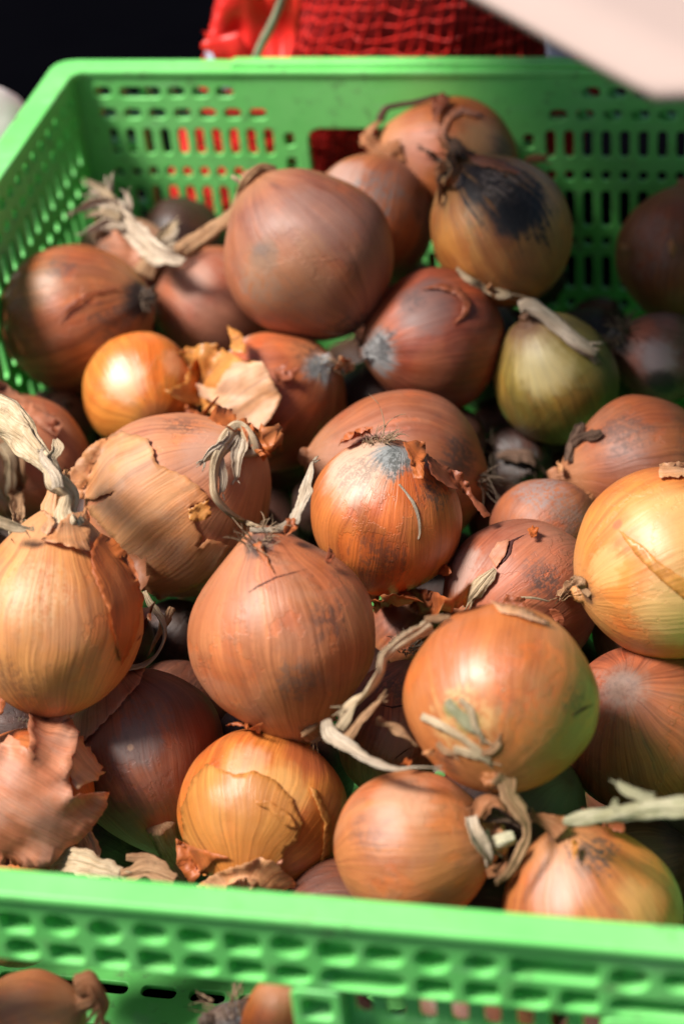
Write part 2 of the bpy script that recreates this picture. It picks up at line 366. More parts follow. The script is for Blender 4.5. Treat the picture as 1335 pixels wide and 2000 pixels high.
# ------------------------------------------------------------------ onions
# key: pixel centre + radius of the bulb in the photograph, camera depth (cm), neck direction (right, up, toward camera),
#      aspect, shoulder taper, root taper, neck radius, neck length, colours A/B, dusty, dirt, gloss, streak, label
def C3(r, g, b): return lin(r, g, b)
ORG = (C3(194, 112, 56), C3(168, 88, 46)); GOLD = (C3(208, 138, 68), C3(186, 108, 52)); TAN = (C3(194, 124, 76), C3(170, 100, 62))
BRN = (C3(166, 96, 60), C3(134, 74, 52)); PUR = (C3(142, 84, 62), C3(114, 66, 56)); RED = (C3(156, 76, 46), C3(120, 56, 40))
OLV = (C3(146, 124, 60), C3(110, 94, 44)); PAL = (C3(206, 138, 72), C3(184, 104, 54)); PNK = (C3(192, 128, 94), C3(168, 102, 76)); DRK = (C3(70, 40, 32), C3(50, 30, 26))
ON = {
'A': (550, 1240, 182, 72.9, (.18, -.95, -.22), .97, .28, .26, .42, .5, (C3(186, 118, 78), C3(160, 94, 62)), .45, .48, .38, .6, 'large teardrop onion with dried roots on its tip, middle of the pile'),
'B': (105, 1215, 176, 73.1, (.05, 1, .06), .98, .30, .10, .62, 1.5, (C3(206, 140, 84), C3(184, 112, 64)), .40, .30, .38, .7, 'big golden onion at left edge with thick twisted straw stem on top'),
'C': (345, 985, 183, 85.2, (.70, .52, .38), .95, .26, .1, .6, .9, PNK, .42, .25, .25, .65, 'pinkish onion half covered by a cracked tan loose skin'),
'D': (753, 1008, 149, 79.8, (-.14, -.80, -.40), .98, .16, .10, .5, .5, ORG, .12, .30, .62, .5, 'shiny orange onion with grey mouldy root tuft and whitish top'),
'E': (783, 925, 168, 87.6, (-.93, .15, .2), .95, .2, .1, .5, .4, BRN, .35, .4, .25, .55, 'matte brown onion directly behind the shiny orange onion with mouldy roots'),
'F': (605, 500, 166, 93.6, (-.60, .78, .06), 1.0, .12, .06, .5, .55, (C3(168, 104, 74), C3(134, 80, 64)), .5, .42, .42, .6, 'largest mauve brown onion atop the back of the pile, long dry stem to its left'),
'G': (715, 437, 130, 99.7, (.3, .9, -.2), 1.0, .1, .1, .5, .3, BRN, .75, .6, .3, .4, 'dusty grey brown onion tucked right behind the big mauve onion'),
'H': (977, 452, 138, 94.5, (-.55, .78, .22), 1.04, .14, .05, .55, .5, (C3(196, 142, 78), C3(160, 100, 52)), .15, .3, .45, .6, 'tan onion with large black sooty mould patch on its top'),
'I': (882, 315, 124, 102.2, (-.94, .18, .12), 1.0, .30, .1, .5, .8, ORG, .35, .25, .45, .5, 'orange onion rearmost of the pile, against the hand hole of back wall'),
'J': (848, 665, 138, 94.1, (-.86, -.2, .38), .97, .10, .1, .5, .35, RED, .3, .55, .45, .8, 'dark reddish onion with dented wrinkled top, right under the mouldy tan one'),
'K': (1083, 738, 122, 93.7, (-.42, .74, .48), 1.05, .10, .1, .5, .4, OLV, .12, .2, .5, .75, 'olive green striped onion with pale dry stem lying across it'),
'L': (1325, 500, 125, 100.7, (.05, .95, .2), 1.0, .1, .1, .5, .4, BRN, .45, .5, .4, 1.2, 'dark striped brown onion in shade at right edge by the back wall'),
'M': (1290, 698, 88, 95.9, (-.82, .4, .2), 1.0, .2, .1, .5, .5, (C3(150, 100, 96), C3(110, 62, 60)), .8, .4, .6, .6, 'small purplish onion with black neck in shade at right edge'),
'N': (1255, 910, 140, 87.9, (-.95, -.12, .1), .96, .22, .1, .5, .6, BRN, .4, .4, .3, .6, 'brown onion at right edge with a dry leaf bit at its left tip'),
'O': (1305, 1098, 185, 74.3, (-.88, -.30, .12), .98, .05, .05, .4, .3, PAL, .04, .08, .75, .4, 'big pale golden onion cut by right edge, yellow patch on its side'),
'P': (1063, 1037, 104, 84.9, (.7, .5, -.3), 1.0, .1, .1, .4, .3, BRN, .6, .6, .25, .5, 'dull brown onion with grey bloom, left behind the big pale golden one'),
'Q': (1020, 1165, 152, 80.4, (-.72, -.45, .40), 1.0, .15, .1, .45, .5, (C3(170, 96, 66), C3(138, 74, 54)), .5, .5, .28, .5, 'reddish brown onion split by a dark crack, behind the glossy front right one'),
'R': (978, 1365, 189, 67.9, (-.14, -.74, .62), .95, .05, .05, .4, .25, (C3(196, 120, 66), C3(172, 98, 54)), .25, .28, .72, .35, 'large glossy onion at front right with yellow shredded skin on its lower side'),
'S': (1260, 1425, 170, 75.2, (.36, -.55, -.72), .95, .1, .05, .4, .3, (C3(160, 86, 56), C3(130, 68, 46)), .4, .35, .3, .9, 'reddish striped onion with dusty grey root scar, right of glossy front one'),
'T': (803, 1655, 152, 68.3, (.92, .12, .3), .97, .16, .05, .75, .5, (C3(184, 116, 70), C3(160, 94, 58)), .4, .35, .36, .45, 'tan onion at front rim with torn open neck showing white flesh'),
'U': (1150, 1790, 178, 68.3, (-.32, .85, .32), .95, .18, .05, .5, .5, (C3(190, 118, 64), C3(160, 88, 50)), .15, .35, .55, .6, 'onion in the front right corner with dark smudge, tip toward a green stalk'),
'V': (508, 1582, 163, 73.4, (-.14, -.66, .70), .97, .12, .05, .5, .4, (C3(206, 128, 58), C3(182, 94, 44)), .1, .25, .72, .6, 'shiny orange onion at front with layered golden skin and neck facing front rim'),
'W': (283, 1472, 158, 76.9, (.32, -.92, .12), 1.0, .35, .1, .42, 1.2, PUR, .55, .4, .28, .6, 'dark mauve onion at lower left with wrinkled neck pointing down to rim'),
'X': (55, 1548, 126, 73.5, (-.8, .5, .1), 1.0, .1, .1, .4, .3, ORG, .3, .3, .3, .5, 'onion at left edge wrapped in a torn, curling loose skin'),
'Y': (35, 1782, 107, 73.9, (.3, .3, .8), 1.0, .05, .1, .4, .2, TAN, .3, .3, .3, .4, 'onion at lower left corner barely showing above front rim'),
'Z': (275, 766, 117, 94.5, (-.3, .55, -.72), 1.0, .05, .05, .4, .3, (C3(214, 138, 62), C3(198, 108, 44)), .05, .1, .9, .6, 'small very shiny orange onion at left, above the cracked skinned onion'),
'a': (148, 622, 147, 98.9, (.88, .22, .36), .98, .14, .1, .5, .4, (C3(180, 108, 62), C3(138, 76, 46)), .25, .45, .45, .8, 'big brown onion at left wall with black neck pointing right'),
'b': (420, 603, 120, 102.3, (.8, -.5, .2), 1.0, .05, .05, .4, .3, (C3(164, 96, 66), C3(136, 76, 56)), .6, .3, .3, .5, 'smooth brown onion just left below the big mauve onion'),
'c': (540, 783, 136, 94.0, (.68, .48, .52), .98, .08, .05, .5, .35, (C3(178, 96, 56), C3(146, 72, 42)), .2, .45, .5, .6, 'red brown onion with mouldy grey neck, wearing crumpled golden peel'),
'd': (245, 535, 112, 105.5, (.8, .05, .45), .95, .3, .1, .6, .7, (C3(176, 128, 108), C3(126, 86, 76)), .6, .35, .25, .8, 'pale mauve onion under the frayed end of the long dry stem'),
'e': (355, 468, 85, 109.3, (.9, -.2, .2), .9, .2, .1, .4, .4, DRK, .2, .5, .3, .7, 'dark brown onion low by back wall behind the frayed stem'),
'g': (52, 900, 125, 92.5, (-.7, .6, .3), 1.0, .15, .1, .45, .5, PNK, .4, .25, .3, .5, 'pinkish onion at left edge behind the crossing straw stems'),
'h': (770, 1425, 112, 78.3, (-.2, -.9, -.3), 1.15, .1, .18, .4, .3, (C3(166, 88, 60), C3(132, 66, 46)), .35, .5, .3, .9, 'narrow reddish onion with black roots, half hidden left of glossy front one'),
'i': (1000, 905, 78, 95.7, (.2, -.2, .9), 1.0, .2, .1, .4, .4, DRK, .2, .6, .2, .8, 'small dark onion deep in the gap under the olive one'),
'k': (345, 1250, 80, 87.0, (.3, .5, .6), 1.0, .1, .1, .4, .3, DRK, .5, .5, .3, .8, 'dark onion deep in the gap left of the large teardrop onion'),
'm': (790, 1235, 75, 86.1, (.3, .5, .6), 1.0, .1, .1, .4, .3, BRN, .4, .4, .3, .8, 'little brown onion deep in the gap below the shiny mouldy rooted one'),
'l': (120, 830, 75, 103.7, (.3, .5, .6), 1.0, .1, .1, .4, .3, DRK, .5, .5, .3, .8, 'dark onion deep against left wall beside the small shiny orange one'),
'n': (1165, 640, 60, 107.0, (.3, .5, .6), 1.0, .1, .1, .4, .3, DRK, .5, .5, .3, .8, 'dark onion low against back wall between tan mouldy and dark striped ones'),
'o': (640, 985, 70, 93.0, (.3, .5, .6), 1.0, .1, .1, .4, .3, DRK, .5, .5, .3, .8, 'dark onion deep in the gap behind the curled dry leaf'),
'p': (55, 2008, 108, 66.0, (.8, .4, .2), 1.0, .2, .1, .4, .6, TAN, .4, .3, .3, .5, 'onion seen through the front hand hole at lower left corner'),
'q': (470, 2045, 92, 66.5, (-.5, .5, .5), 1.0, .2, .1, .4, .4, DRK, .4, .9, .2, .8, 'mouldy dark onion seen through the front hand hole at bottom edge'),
'r': (548, 2010, 82, 64.6, (.1, .9, .3), 1.4, .1, .1, .4, .4, ORG, .2, .2, .4, .5, 'orange brown onion beside right end of the front hand hole'),
}
BV = {}; OB = {}
def basis(ax):
    d = Vector(RX)*ax[0]+Vector(RY)*ax[1]-Vector(RZ)*ax[2]; d.normalize()
    t = Vector((0, 0, 1)) if abs(d.z) < .9 else Vector((0, 1, 0))
    x = t.cross(d).normalized(); y = d.cross(x)
    return Matrix((x, y, d)).transposed()
def bulb_mesh(R, asp, tip, tail, nr, nl, seed):
    NA, NS = 96, 60; rows = []
    s0 = math.asin(min(.6, nr/R))
    seq = [(s0+(math.pi-.02-s0)*(i/NS), None) for i in range(NS+1)]
    zt = None
    for s, _ in seq:
        kk = math.exp(-(s/.50)**1.7); k2 = math.exp(-((math.pi-s)/.42)**1.8)
        z = R*asp*math.cos(s)+tip*R*kk-tail*R*k2 + (.05*R*math.exp(-((math.pi-s)/.12)**2) if tail < .15 else 0)
        rows.append((z, R*math.sin(s), s))
    z0, r0, _ = rows[0]
    nn_ = 7; neck = []
    for i in range(nn_, 0, -1):
        f = i/nn_; neck.append((z0+nl*f, r0*(1-.45*f**.7)*(1+.10*math.sin(f*7+seed)), -f))
    rows = neck+rows
    vs = []; fs = []
    for (z, r, s) in rows:
        for a in range(NA):
            t = 2*math.pi*a/NA; ca, sa = math.cos(t), math.sin(t)
            n0 = Vector((ca*r/R, sa*r/R, z/R))
            rr = r; zz = z
            g1 = mnoise.noise(n0*.95+Vector((seed*3.3, seed, 0)))*.075+mnoise.noise(n0*2.2+Vector((0, seed*2, seed)))*.020
            body = 1 if s > 0 else 0
            rr *= 1+g1
            wr = math.exp(-(max(s, 0)/.55)**2); w2_ = math.exp(-((math.pi-max(s, 0))/.4)**2)
            rr *= 1+(.05+.15*(s <= 0))*wr*mnoise.noise(Vector((ca*3.5, sa*3.5, z*.25+seed)))*1.6+.03*wr*mnoise.noise(Vector((ca*9, sa*9, z*.4+seed)))
            rr *= 1+.05*w2_*mnoise.noise(Vector((ca*6, sa*6, seed+5)))
            rr *= 1+.006*mnoise.noise(Vector((ca*7, sa*7, z*.12/R+seed)))
            zz *= 1+.4*g1
            ox = oy = 0.
            if s <= 0:
                ox = .16*(-s)*nl*math.sin(seed*4); oy = .16*(-s)*nl*math.cos(seed*4); zz += .25*nl*(-s)*mnoise.noise(Vector((ca*2.2, sa*2.2, seed)))
            vs.append((rr*ca+ox, rr*sa+oy, zz))
    nrw = len(rows)
    for j in range(nrw-1):
        for a in range(NA):
            fs.append((j*NA+a, (j+1)*NA+a, (j+1)*NA+(a+1) % NA, j*NA+(a+1) % NA))
    fs.append(tuple(range(NA))); fs.append(tuple((nrw-1)*NA+a for a in reversed(range(NA))))
    return vs, fs
for i, (key, d) in enumerate(ON.items()):
    u, v, rp, z, ax, asp, tip, tail, nr, nl = d[:10]
    R = rp*z/FPX; cen = at(u, v, z)
    rot = basis(ax).to_4x4() @ Matrix.Rotation(i*1.7, 4, 'Z')
    vs, fs = bulb_mesh(R, asp, tip, tail, nr, nl, i*.731+.37)
    root = empty('onion', (cen[0], cen[1], cen[2]-R))
    tag(root, d[-1], 'onion', 'brown onions heaped in the green crate')
    ml = Matrix.Translation((0, 0, R*S)) @ rot
    me = mesh('bulb', vs, fs)
    o = link('bulb', me, None, root, ml)
    M = Matrix.Translation(Vector(cen)) @ rot                 # local cm -> world cm
    wv = [M @ Vector(p) for p in vs]
    OB[key] = dict(root=root, bulb=o, M=M, Mi=M.inverted(), ml=ml, R=R, cen=Vector(cen), bv=BVHTree.FromPolygons(wv, fs), d=d, asp=asp, tip=tip, tail=tail, nr=nr, nl=nl, seed=i*.731+.37)

# lower layer of the heap: onions that show only through the gaps
fm = [onion_mat('lower_skin_'+str(i), *c_, .12, .5, .2, .7, (), R=3., seed=60.+i) for i, c_ in enumerate((DRK, DRK, (C3(110, 64, 46), C3(84, 48, 38))))]  # skins coloured extra dark so the gaps read as deep shade
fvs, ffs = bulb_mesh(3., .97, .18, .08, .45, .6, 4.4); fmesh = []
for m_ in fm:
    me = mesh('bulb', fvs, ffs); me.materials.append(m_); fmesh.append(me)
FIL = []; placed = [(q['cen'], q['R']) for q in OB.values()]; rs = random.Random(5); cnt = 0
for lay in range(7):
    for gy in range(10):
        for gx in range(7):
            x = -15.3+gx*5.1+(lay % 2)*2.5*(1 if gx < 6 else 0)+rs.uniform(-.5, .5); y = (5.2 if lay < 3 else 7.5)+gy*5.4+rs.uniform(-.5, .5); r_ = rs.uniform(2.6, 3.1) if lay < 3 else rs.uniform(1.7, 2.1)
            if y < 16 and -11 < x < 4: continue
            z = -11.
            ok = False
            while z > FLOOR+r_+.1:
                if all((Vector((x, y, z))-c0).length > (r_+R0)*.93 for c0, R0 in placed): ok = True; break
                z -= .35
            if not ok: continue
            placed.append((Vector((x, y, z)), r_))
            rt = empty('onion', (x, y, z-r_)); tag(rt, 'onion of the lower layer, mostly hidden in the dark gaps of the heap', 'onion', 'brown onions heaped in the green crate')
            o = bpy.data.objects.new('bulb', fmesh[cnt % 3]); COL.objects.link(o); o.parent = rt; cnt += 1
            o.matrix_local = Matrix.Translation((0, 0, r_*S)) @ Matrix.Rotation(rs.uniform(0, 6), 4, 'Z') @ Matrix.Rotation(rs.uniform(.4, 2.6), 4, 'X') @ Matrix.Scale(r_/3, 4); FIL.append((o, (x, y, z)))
# keep the ones the camera can see through the gaps, and say which gap
SHORT = dict(A='the large teardrop onion', B='the straw stemmed golden onion', C='the cracked skinned onion', D='the mouldy rooted shiny onion', E='the matte brown centre onion', F='the big mauve onion', G='the dusty grey brown onion', H='the black stained onion', I='the rearmost orange onion', J='the wrinkled reddish onion', K='the olive onion', L='the striped onion at right edge', M='the purplish black necked onion', N='the brown onion at right edge', O='the big pale golden onion', P='the dull bloomed onion', Q='the split reddish onion', R='the glossy front right onion', S='the root scarred striped onion', T='the open necked tan onion', U='the front right corner onion', V='the layered orange onion at front', W='the dark mauve lower left onion', X='the torn skinned onion', Y='the lower left corner onion', Z='the small shiny orange onion', a='the black necked onion at left wall', b='the smooth brown onion', c='the peel wearing red onion', d='the pale mauve onion', e='the low dark onion at back', g='the pinkish left edge onion', h='the black rooted narrow onion')
FL = [(o, c_) for o, c_ in FIL]; trees = []
bpy.context.view_layer.update()
for o, _ in FL:
    mw = o.matrix_world; trees.append(BVHTree.FromPolygons([mw @ v.co/S for v in o.data.vertices], [tuple(p.vertices) for p in o.data.polygons]))
cen_ = np.array([c_ for _, c_ in FL]); seen = [0]*len(FL)
mainc = [(q['cen'], q['R'], q['bv']) for q in OB.values()]
mc = np.array([c[0] for c in mainc]); mr = np.array([c[1] for c in mainc]); fr = np.array([3.]*len(FL))
for v in range(300, 2000, 12):
    for u in range(4, 1335, 12):
        dn = ray(u, v); dn = dn/np.linalg.norm(dn); best = (1e9, None)
        for C0, rr, kind in ((mc, mr*1.5, 0), (cen_, fr*1.35, 1)):
            oc = C0-CAM; tt = oc@dn; d2 = (oc*oc).sum(1)-tt*tt
            for i in np.nonzero(d2 < rr*rr)[0]:
                t_ = (mainc[i][2] if kind == 0 else trees[i]).ray_cast(Vector(CAM), Vector(dn))
                if t_[0] is not None and t_[3] < best[0]: best = (t_[3], (kind, i))
        if best[1] and best[1][0] == 1: seen[best[1][1]] += 1
used_ = set(); names_ = list(SHORT); dropped = 0
for (o, c_), n_ in zip(FL, seen):
    rt = o.parent
    if n_ < 2:
        bpy.data.objects.remove(o); bpy.data.objects.remove(rt); dropped += 1; continue
    z0 = (Vector(c_)-Vector(CAM)).dot(Vector(RZ))
    near = sorted(names_, key=lambda kx: (OB[kx]['cen']-Vector(c_)).length)
    for i2, i1 in ((1, 0), (2, 0), (2, 1), (3, 0), (3, 1), (3, 2), (4, 0), (4, 1)):
        pr = frozenset((near[i1], near[i2]))
        if pr not in used_: break
    used_.add(pr); rt['label'] = 'shaded onion low between '+SHORT[near[i1]][4:]+' and '+SHORT[near[i2]][4:]
def hit(u, v, keys=None):
    best = None; dr = Vector(ray(u, v)); L = dr.length; dn = dr/L
    for kx in (keys or OB):
        p, n, _, dist = OB[kx]['bv'].ray_cast(Vector(CAM), dn)
        if p is not None and (best is None or dist < best[2]): best = (p, n, dist, dist/L)
    return best
# stains and tone patches: pixel, radius (px), colour, strength, raggedness
BLK = (.010, .010, .013); GRY = (.20, .215, .215); SOOT = (.045, .033, .03); WHT = (.72, .58, .45); YEL = (.62, .42, .17); MAUVE = (.20, .115, .10)
SP = {
'A': [(505, 1060, 40, SOOT, .8, .6), (575, 1330, 55, (.15, .095, .07), .55, .8), (640, 1210, 45, SOOT, .55, .95), (430, 1180, 70, (.36, .11, .04), .5, .7)],
'B': [(55, 1395, 70, (.13, .05, .03), .8, .5), (60, 1160, 90, (.55, .33, .16), .5, .8), (20, 1330, 60, (.16, .06, .03), .5, .8)],
'C': [(360, 830, 45, SOOT, .5, .9), (420, 880, 80, (.42, .25, .19), .5, .6)],
'D': [(700, 905, 95, (.56, .42, .31), .7, .45), (765, 890, 52, GRY, .95, .7), (780, 905, 40, (.06, .065, .06), .85, .85), (850, 960, 45, SOOT, .7, .8), (740, 1100, 60, SOOT, .5, .95), (700, 920, 60, (.09, .08, .07), .45, 1.)],
'E': [(900, 890, 60, SOOT, .7, .8), (650, 920, 70, (.40, .20, .13), .4, .6)],
'F': [(515, 500, 38, (.11, .09, .078), .85, .45), (500, 560, 55, (.22, .17, .14), .6, .8), (560, 600, 70, (.14, .105, .09), .55, .95), (620, 420, 90, (.19, .105, .088), .5, .7), (560, 560, 120, (.36, .17, .075), .5, .6), (690, 640, 50, SOOT, .7, .8)],
'G': [(740, 370, 60, (.13, .115, .11), .8, .9), (660, 340, 60, (.42, .32, .28), .5, .6)],
'H': [(945, 350, 78, BLK, .97, .75), (1010, 400, 80, BLK, .97, .65), (1000, 425, 45, BLK, 1., .5), (890, 330, 55, (.05, .035, .03), .9, .8), (985, 350, 60, (.34, .26, .21), .75, .95), (1060, 520, 90, (.20, .105, .04), .5, .6), (1030, 400, 80, BLK, .9, .85)],
'I': [(950, 300, 90, (.50, .30, .13), .6, .5), (985, 300, 40, SOOT, .6, .8), (790, 310, 70, (.46, .22, .15), .5, .6)],
'J': [(830, 595, 75, (.10, .055, .05), .75, .5), (735, 690, 52, GRY, .9, .75), (748, 675, 38, BLK, .8, .8), (805, 590, 30, (.05, .035, .035), .6, .8), (850, 725, 60, (.28, .08, .03), .5, .7)],
'K': [(1020, 620, 60, (.12, .04, .02), .8, .6), (1170, 700, 80, (.19, .17, .05), .5, .4), (1060, 720, 70, (.55, .46, .23), .5, .6)],
'L': [(1260, 480, 80, (.33, .19, .15), .5, .8)],
'M': [(1205, 655, 55, BLK, .98, .6), (1285, 700, 45, (.36, .29, .31), .7, .6), (1250, 640, 40, (.4, .1, .05), .7, .5), (1290, 750, 40, BLK, .9, .7)],  # pale mauve spot in the middle is a painted highlight
'N': [(1215, 850, 60, SOOT, .5, .9)],
'O': [(1300, 1020, 100, (.56, .37, .14), .6, .4), (1320, 1190, 110, (.60, .42, .18), .55, .5), (1205, 1025, 14, (.30, .10, .03), .8, .3), (1145, 1160, 28, (.10, .05, .03), .8, .6), (1180, 1110, 50, YEL, .5, .7)],
'P': [(1050, 955, 65, (.22, .185, .18), .7, .8), (1110, 1000, 50, (.18, .13, .11), .5, .9)],
'Q': [(1060, 1115, 40, (.09, .055, .05), .6, .9), (900, 1110, 60, (.40, .27, .22), .7, .6), (1090, 1060, 110, (.42, .17, .10), .4, .6), (1070, 1145, 40, SOOT, .6, .9)],
'R': [(905, 1420, 85, YEL, .55, .95), (960, 1500, 95, (.28, .085, .018), .7, .7), (880, 1385, 22, (.13, .15, .045), .8, .5), (915, 1410, 34, (.17, .16, .05), .7, .5), (1060, 1400, 110, (.34, .15, .05), .5, .8), (985, 1370, 30, SOOT, .2, .9), (870, 1490, 40, SOOT, .5, .9), (1120, 1370, 40, (.10, .05, .02), .6, .8)],
'S': [(1215, 1340, 42, (.13, .085, .07), .75, .6), (1190, 1340, 80, (.26, .15, .11), .4, .9)],
'T': [(720, 1640, 50, SOOT, .35, 1.), (930, 1600, 60, (.30, .10, .03), .8, .6), (780, 1560, 80, (.47, .28, .18), .5, .5)],
'U': [(1150, 1680, 55, SOOT, .75, .9), (1180, 1660, 40, SOOT, .7, .8), (1250, 1760, 60, (.52, .28, .10), .5, .6), (1090, 1730, 80, (.48, .25, .17), .5, .6)],
'V': [(455, 1600, 38, SOOT, .65, .7), (500, 1605, 22, SOOT, .6, .6), (600, 1480, 62, (.34, .075, .02), .85, .4), (480, 1490, 60, (.66, .36, .22), .5, .5), (500, 1690, 60, (.52, .30, .13), .7, .6), (500, 1700, 28, BLK, .85, .5), (540, 1550, 80, (.62, .36, .12), .55, .5)],
'W': [(265, 1455, 60, (.17, .13, .12), .7, .6), (255, 1460, 8, (.5, .3, .2), .8, .2), (320, 1620, 60, (.36, .10, .03), .8, .5), (400, 1420, 60, (.30, .06, .02), .7, .5), (290, 1400, 60, (.13, .09, .085), .5, .9)],
'Z': [(245, 745, 50, (.80, .52, .33), .5, .5), (300, 810, 30, (.40, .12, .03), .8, .4), (345, 710, 40, (.72, .35, .18), .5, .5)],  # first, pale spot at upper left is a painted highlight
'a': [(275, 585, 50, BLK, .95, .6), (225, 630, 50, SOOT, .6, .8), (70, 560, 60, (.22, .15, .07), .4, .6), (120, 520, 30, SOOT, .5, .9)],  # olive spot at far left paints the shadow of the side wall
'b': [(370, 550, 60, (.40, .22, .15), .5, .6), (430, 640, 60, (.33, .14, .08), .4, .6)],
'c': [(625, 718, 42, GRY, .95, .75), (640, 700, 30, (.55, .56, .56), .7, .8), (610, 695, 50, BLK, .6, .9), (450, 670, 60, (.55, .36, .28), .7, .5)],
'd': [(280, 560, 40, SOOT, .6, .8)], 'h': [(790, 1262, 35, BLK, .9, .6), (770, 1340, 40, SOOT, .6, .9), (770, 1450, 50, (.40, .22, .16), .5, .6)],
'q': [(450, 1985, 80, GRY, .7, 1.), (400, 1980, 60, (.34, .2, .12), .6, 1.)], 'i': [(1010, 900, 50, (.13, .12, .12), .8, .9)], 'X': [],
}
for i, (key, q) in enumerate(OB.items()):
    d = q['d']; A, B_ = d[10]; sp = []
    for (u, v, rp, col, stg, rag) in SP.get(key, []):
        h_ = hit(u, v, [key])
        if h_ is None:
            c0 = q['cen']; dz = (c0-Vector(CAM)).dot(Vector(RZ)); pw = Vector(at(u, v, dz)); pw = c0+(pw-c0).normalized()*q['R']
        else: pw = h_[0]
        lp = (q['Mi'] @ pw)/q['R']
        sp.append((lp.x, lp.y, lp.z, rp/d[2]*1.0, col, stg, rag))
    rot_ = 1.0+q['tail']
    q['bulb'].data.materials.append(onion_mat('onion_skin_'+str(i), A, B_, d[11], d[12], d[13], d[14], sp, R=q['R'], seed=i*1.37, neck=.22-.5*q['tip']*0+0, root=.10 if q['tail'] < .15 else -.12))

# ------------------------------------------------------------------ peel, stems and roots
def Z1(p): return [(x*.52434, y*.52434) for x, y in p]
def Z2(p): return [(x*.52434+635, y*.52434) for x, y in p]
def Z3(p): return [(x*.52434, y*.52434+320) for x, y in p]
def Z4(p): return [(x*.52434+635, y*.52434+320) for x, y in p]
def Z5(p): return [(x*.52434, y*.52434+720) for x, y in p]
def Z6(p): return [(x*.52434+635, y*.52434+720) for x, y in p]
def Z7(p): return [(x*.52434, y*.52434+1250) for x, y in p]
def Z8(p): return [(x*.52434+635, y*.52434+1150) for x, y in p]
def flake(key, poly, mat, lift=.05, curl=.25, crumple=.0, on=None, jag=2.2, name='loose_skin', step=9., thick=.012, seed=0, tilt=(0, 0, 0), label=None):
    """a torn piece of papery skin lying over onion `key`: follows its surface, edges curling away"""
    q = OB[key]; rs = random.Random(seed+len(poly)*13)
    P = []
    n = len(poly)
    for i in range(n):
        a, b_ = np.array(poly[i], float), np.array(poly[(i+1) % n], float)
        L = np.linalg.norm(b_-a); m = max(1, int(L/(step*.6)))
        for t in range(m):
            p = a+(b_-a)*t/m; nrm = np.array([-(b_-a)[1], (b_-a)[0]])/max(L, 1e-6)
            p = p+nrm*rs.uniform(-jag, jag)*(1 if t else .3); P.append(p)
    P = np.array(P); lo, hi_ = P.min(0), P.max(0); nb = len(P)
    def inside(pt):
        c_ = False; j = nb-1
        for i in range(nb):
            if (P[i][1] > pt[1]) != (P[j][1] > pt[1]) and pt[0] < (P[j][0]-P[i][0])*(pt[1]-P[i][1])/(P[j][1]-P[i][1])+P[i][0]: c_ = not c_
            j = i
        return c_
    I = []
    y = lo[1]; row = 0
    while y < hi_[1]:
        x = lo[0]+(row % 2)*step/2
        while x < hi_[0]:
            pt = np.array([x+rs.uniform(-1, 1), y+rs.uniform(-1, 1)])
            if inside(pt) and np.min(np.hypot(P[:, 0]-pt[0], P[:, 1]-pt[1])) > step*.55: I.append(pt)
            x += step
        y += step*.87; row += 1
    pts = [Vector(p) for p in P]+[Vector(p) for p in I]
    vs2, _, fs2, _, _, _ = delaunay_2d_cdt(pts, [], [list(range(nb))], 1, 1e-4)
    vs2 = [np.array(p) for p in vs2]
    ed = [float(np.min(np.hypot(P[:, 0]-p[0], P[:, 1]-p[1]))) for p in vs2]
    keys = [key]+list(on or [])
    H = [hit(p[0], p[1], keys) for p in vs2]
    good = [i for i, h_ in enumerate(H) if h_ is not None]
    if not good: return None
    gp = np.array([vs2[i] for i in good]); gz = np.array([H[i][3] for i in good])
    out = []
    emax = max(ed)+1e-6; cen2 = np.mean(P, 0)
    for i, p in enumerate(vs2):
        if H[i] is not None: z = H[i][3]; pw = H[i][0]; nn_ = H[i][1]
        else:
            dd = np.hypot(gp[:, 0]-p[0], gp[:, 1]-p[1]); o_ = np.argsort(dd)[:5]; z = float(np.mean(gz[o_]))+.0
            pw = Vector(at(p[0], p[1], z)); nn_ = (pw-q['cen']).normalized()
        e = math.exp(-ed[i]/14.); th = math.atan2(p[1]-cen2[1], p[0]-cen2[0])
        cu_ = curl*e*(.45+.9*mnoise.noise(Vector((math.cos(th)*2.1+seed, math.sin(th)*2.1, .3)))+.25)
        cr = crumple*mnoise.noise(Vector((p[0]*.017+seed, p[1]*.017, .5)))+crumple*.5*abs(mnoise.noise(Vector((p[0]*.04+seed, p[1]*.04, 1.5))))
        wav = .02*mnoise.noise(Vector((p[0]*.03, p[1]*.03, seed+2.)))
        tl = tilt[0]*(p[0]-cen2[0])/100.+tilt[1]*(cen2[1]-p[1])/100.+tilt[2]
        off = max(.015, lift+max(cu_, -.02)+abs(cr)+wav+max(tl, 0))
        nv = (nn_*.7-Vector(RZ)*.5).normalized()
        out.append(q['Mi'] @ (pw+nv*off))
    me = mesh(name, out, [tuple(f) for f in fs2], uvs=[(p[0]*.01, p[1]*.01) for p in vs2])
    o = link(name, me, mat, q['root'], q['ml'])
    md = o.modifiers.new('thickness', 'SOLIDIFY'); md.thickness = thick*S; md.offset = 1
    if label: o['label'] = label
    return o
def catmull(P, n):
    P = [np.array(p, float) for p in P]; P = [2*P[0]-P[1]]+P+[2*P[-1]-P[-2]]; out = []
    for i in range(1, len(P)-2):
        for t in np.linspace(0, 1, n, endpoint=False):
            a, b_, c_, d_ = P[i-1:i+3]
            out.append(.5*((2*b_)+(-a+c_)*t+(2*a-5*b_+4*c_-d_)*t*t+(-a+3*b_-3*c_+d_)*t**3))
    out.append(P[-2]); return out
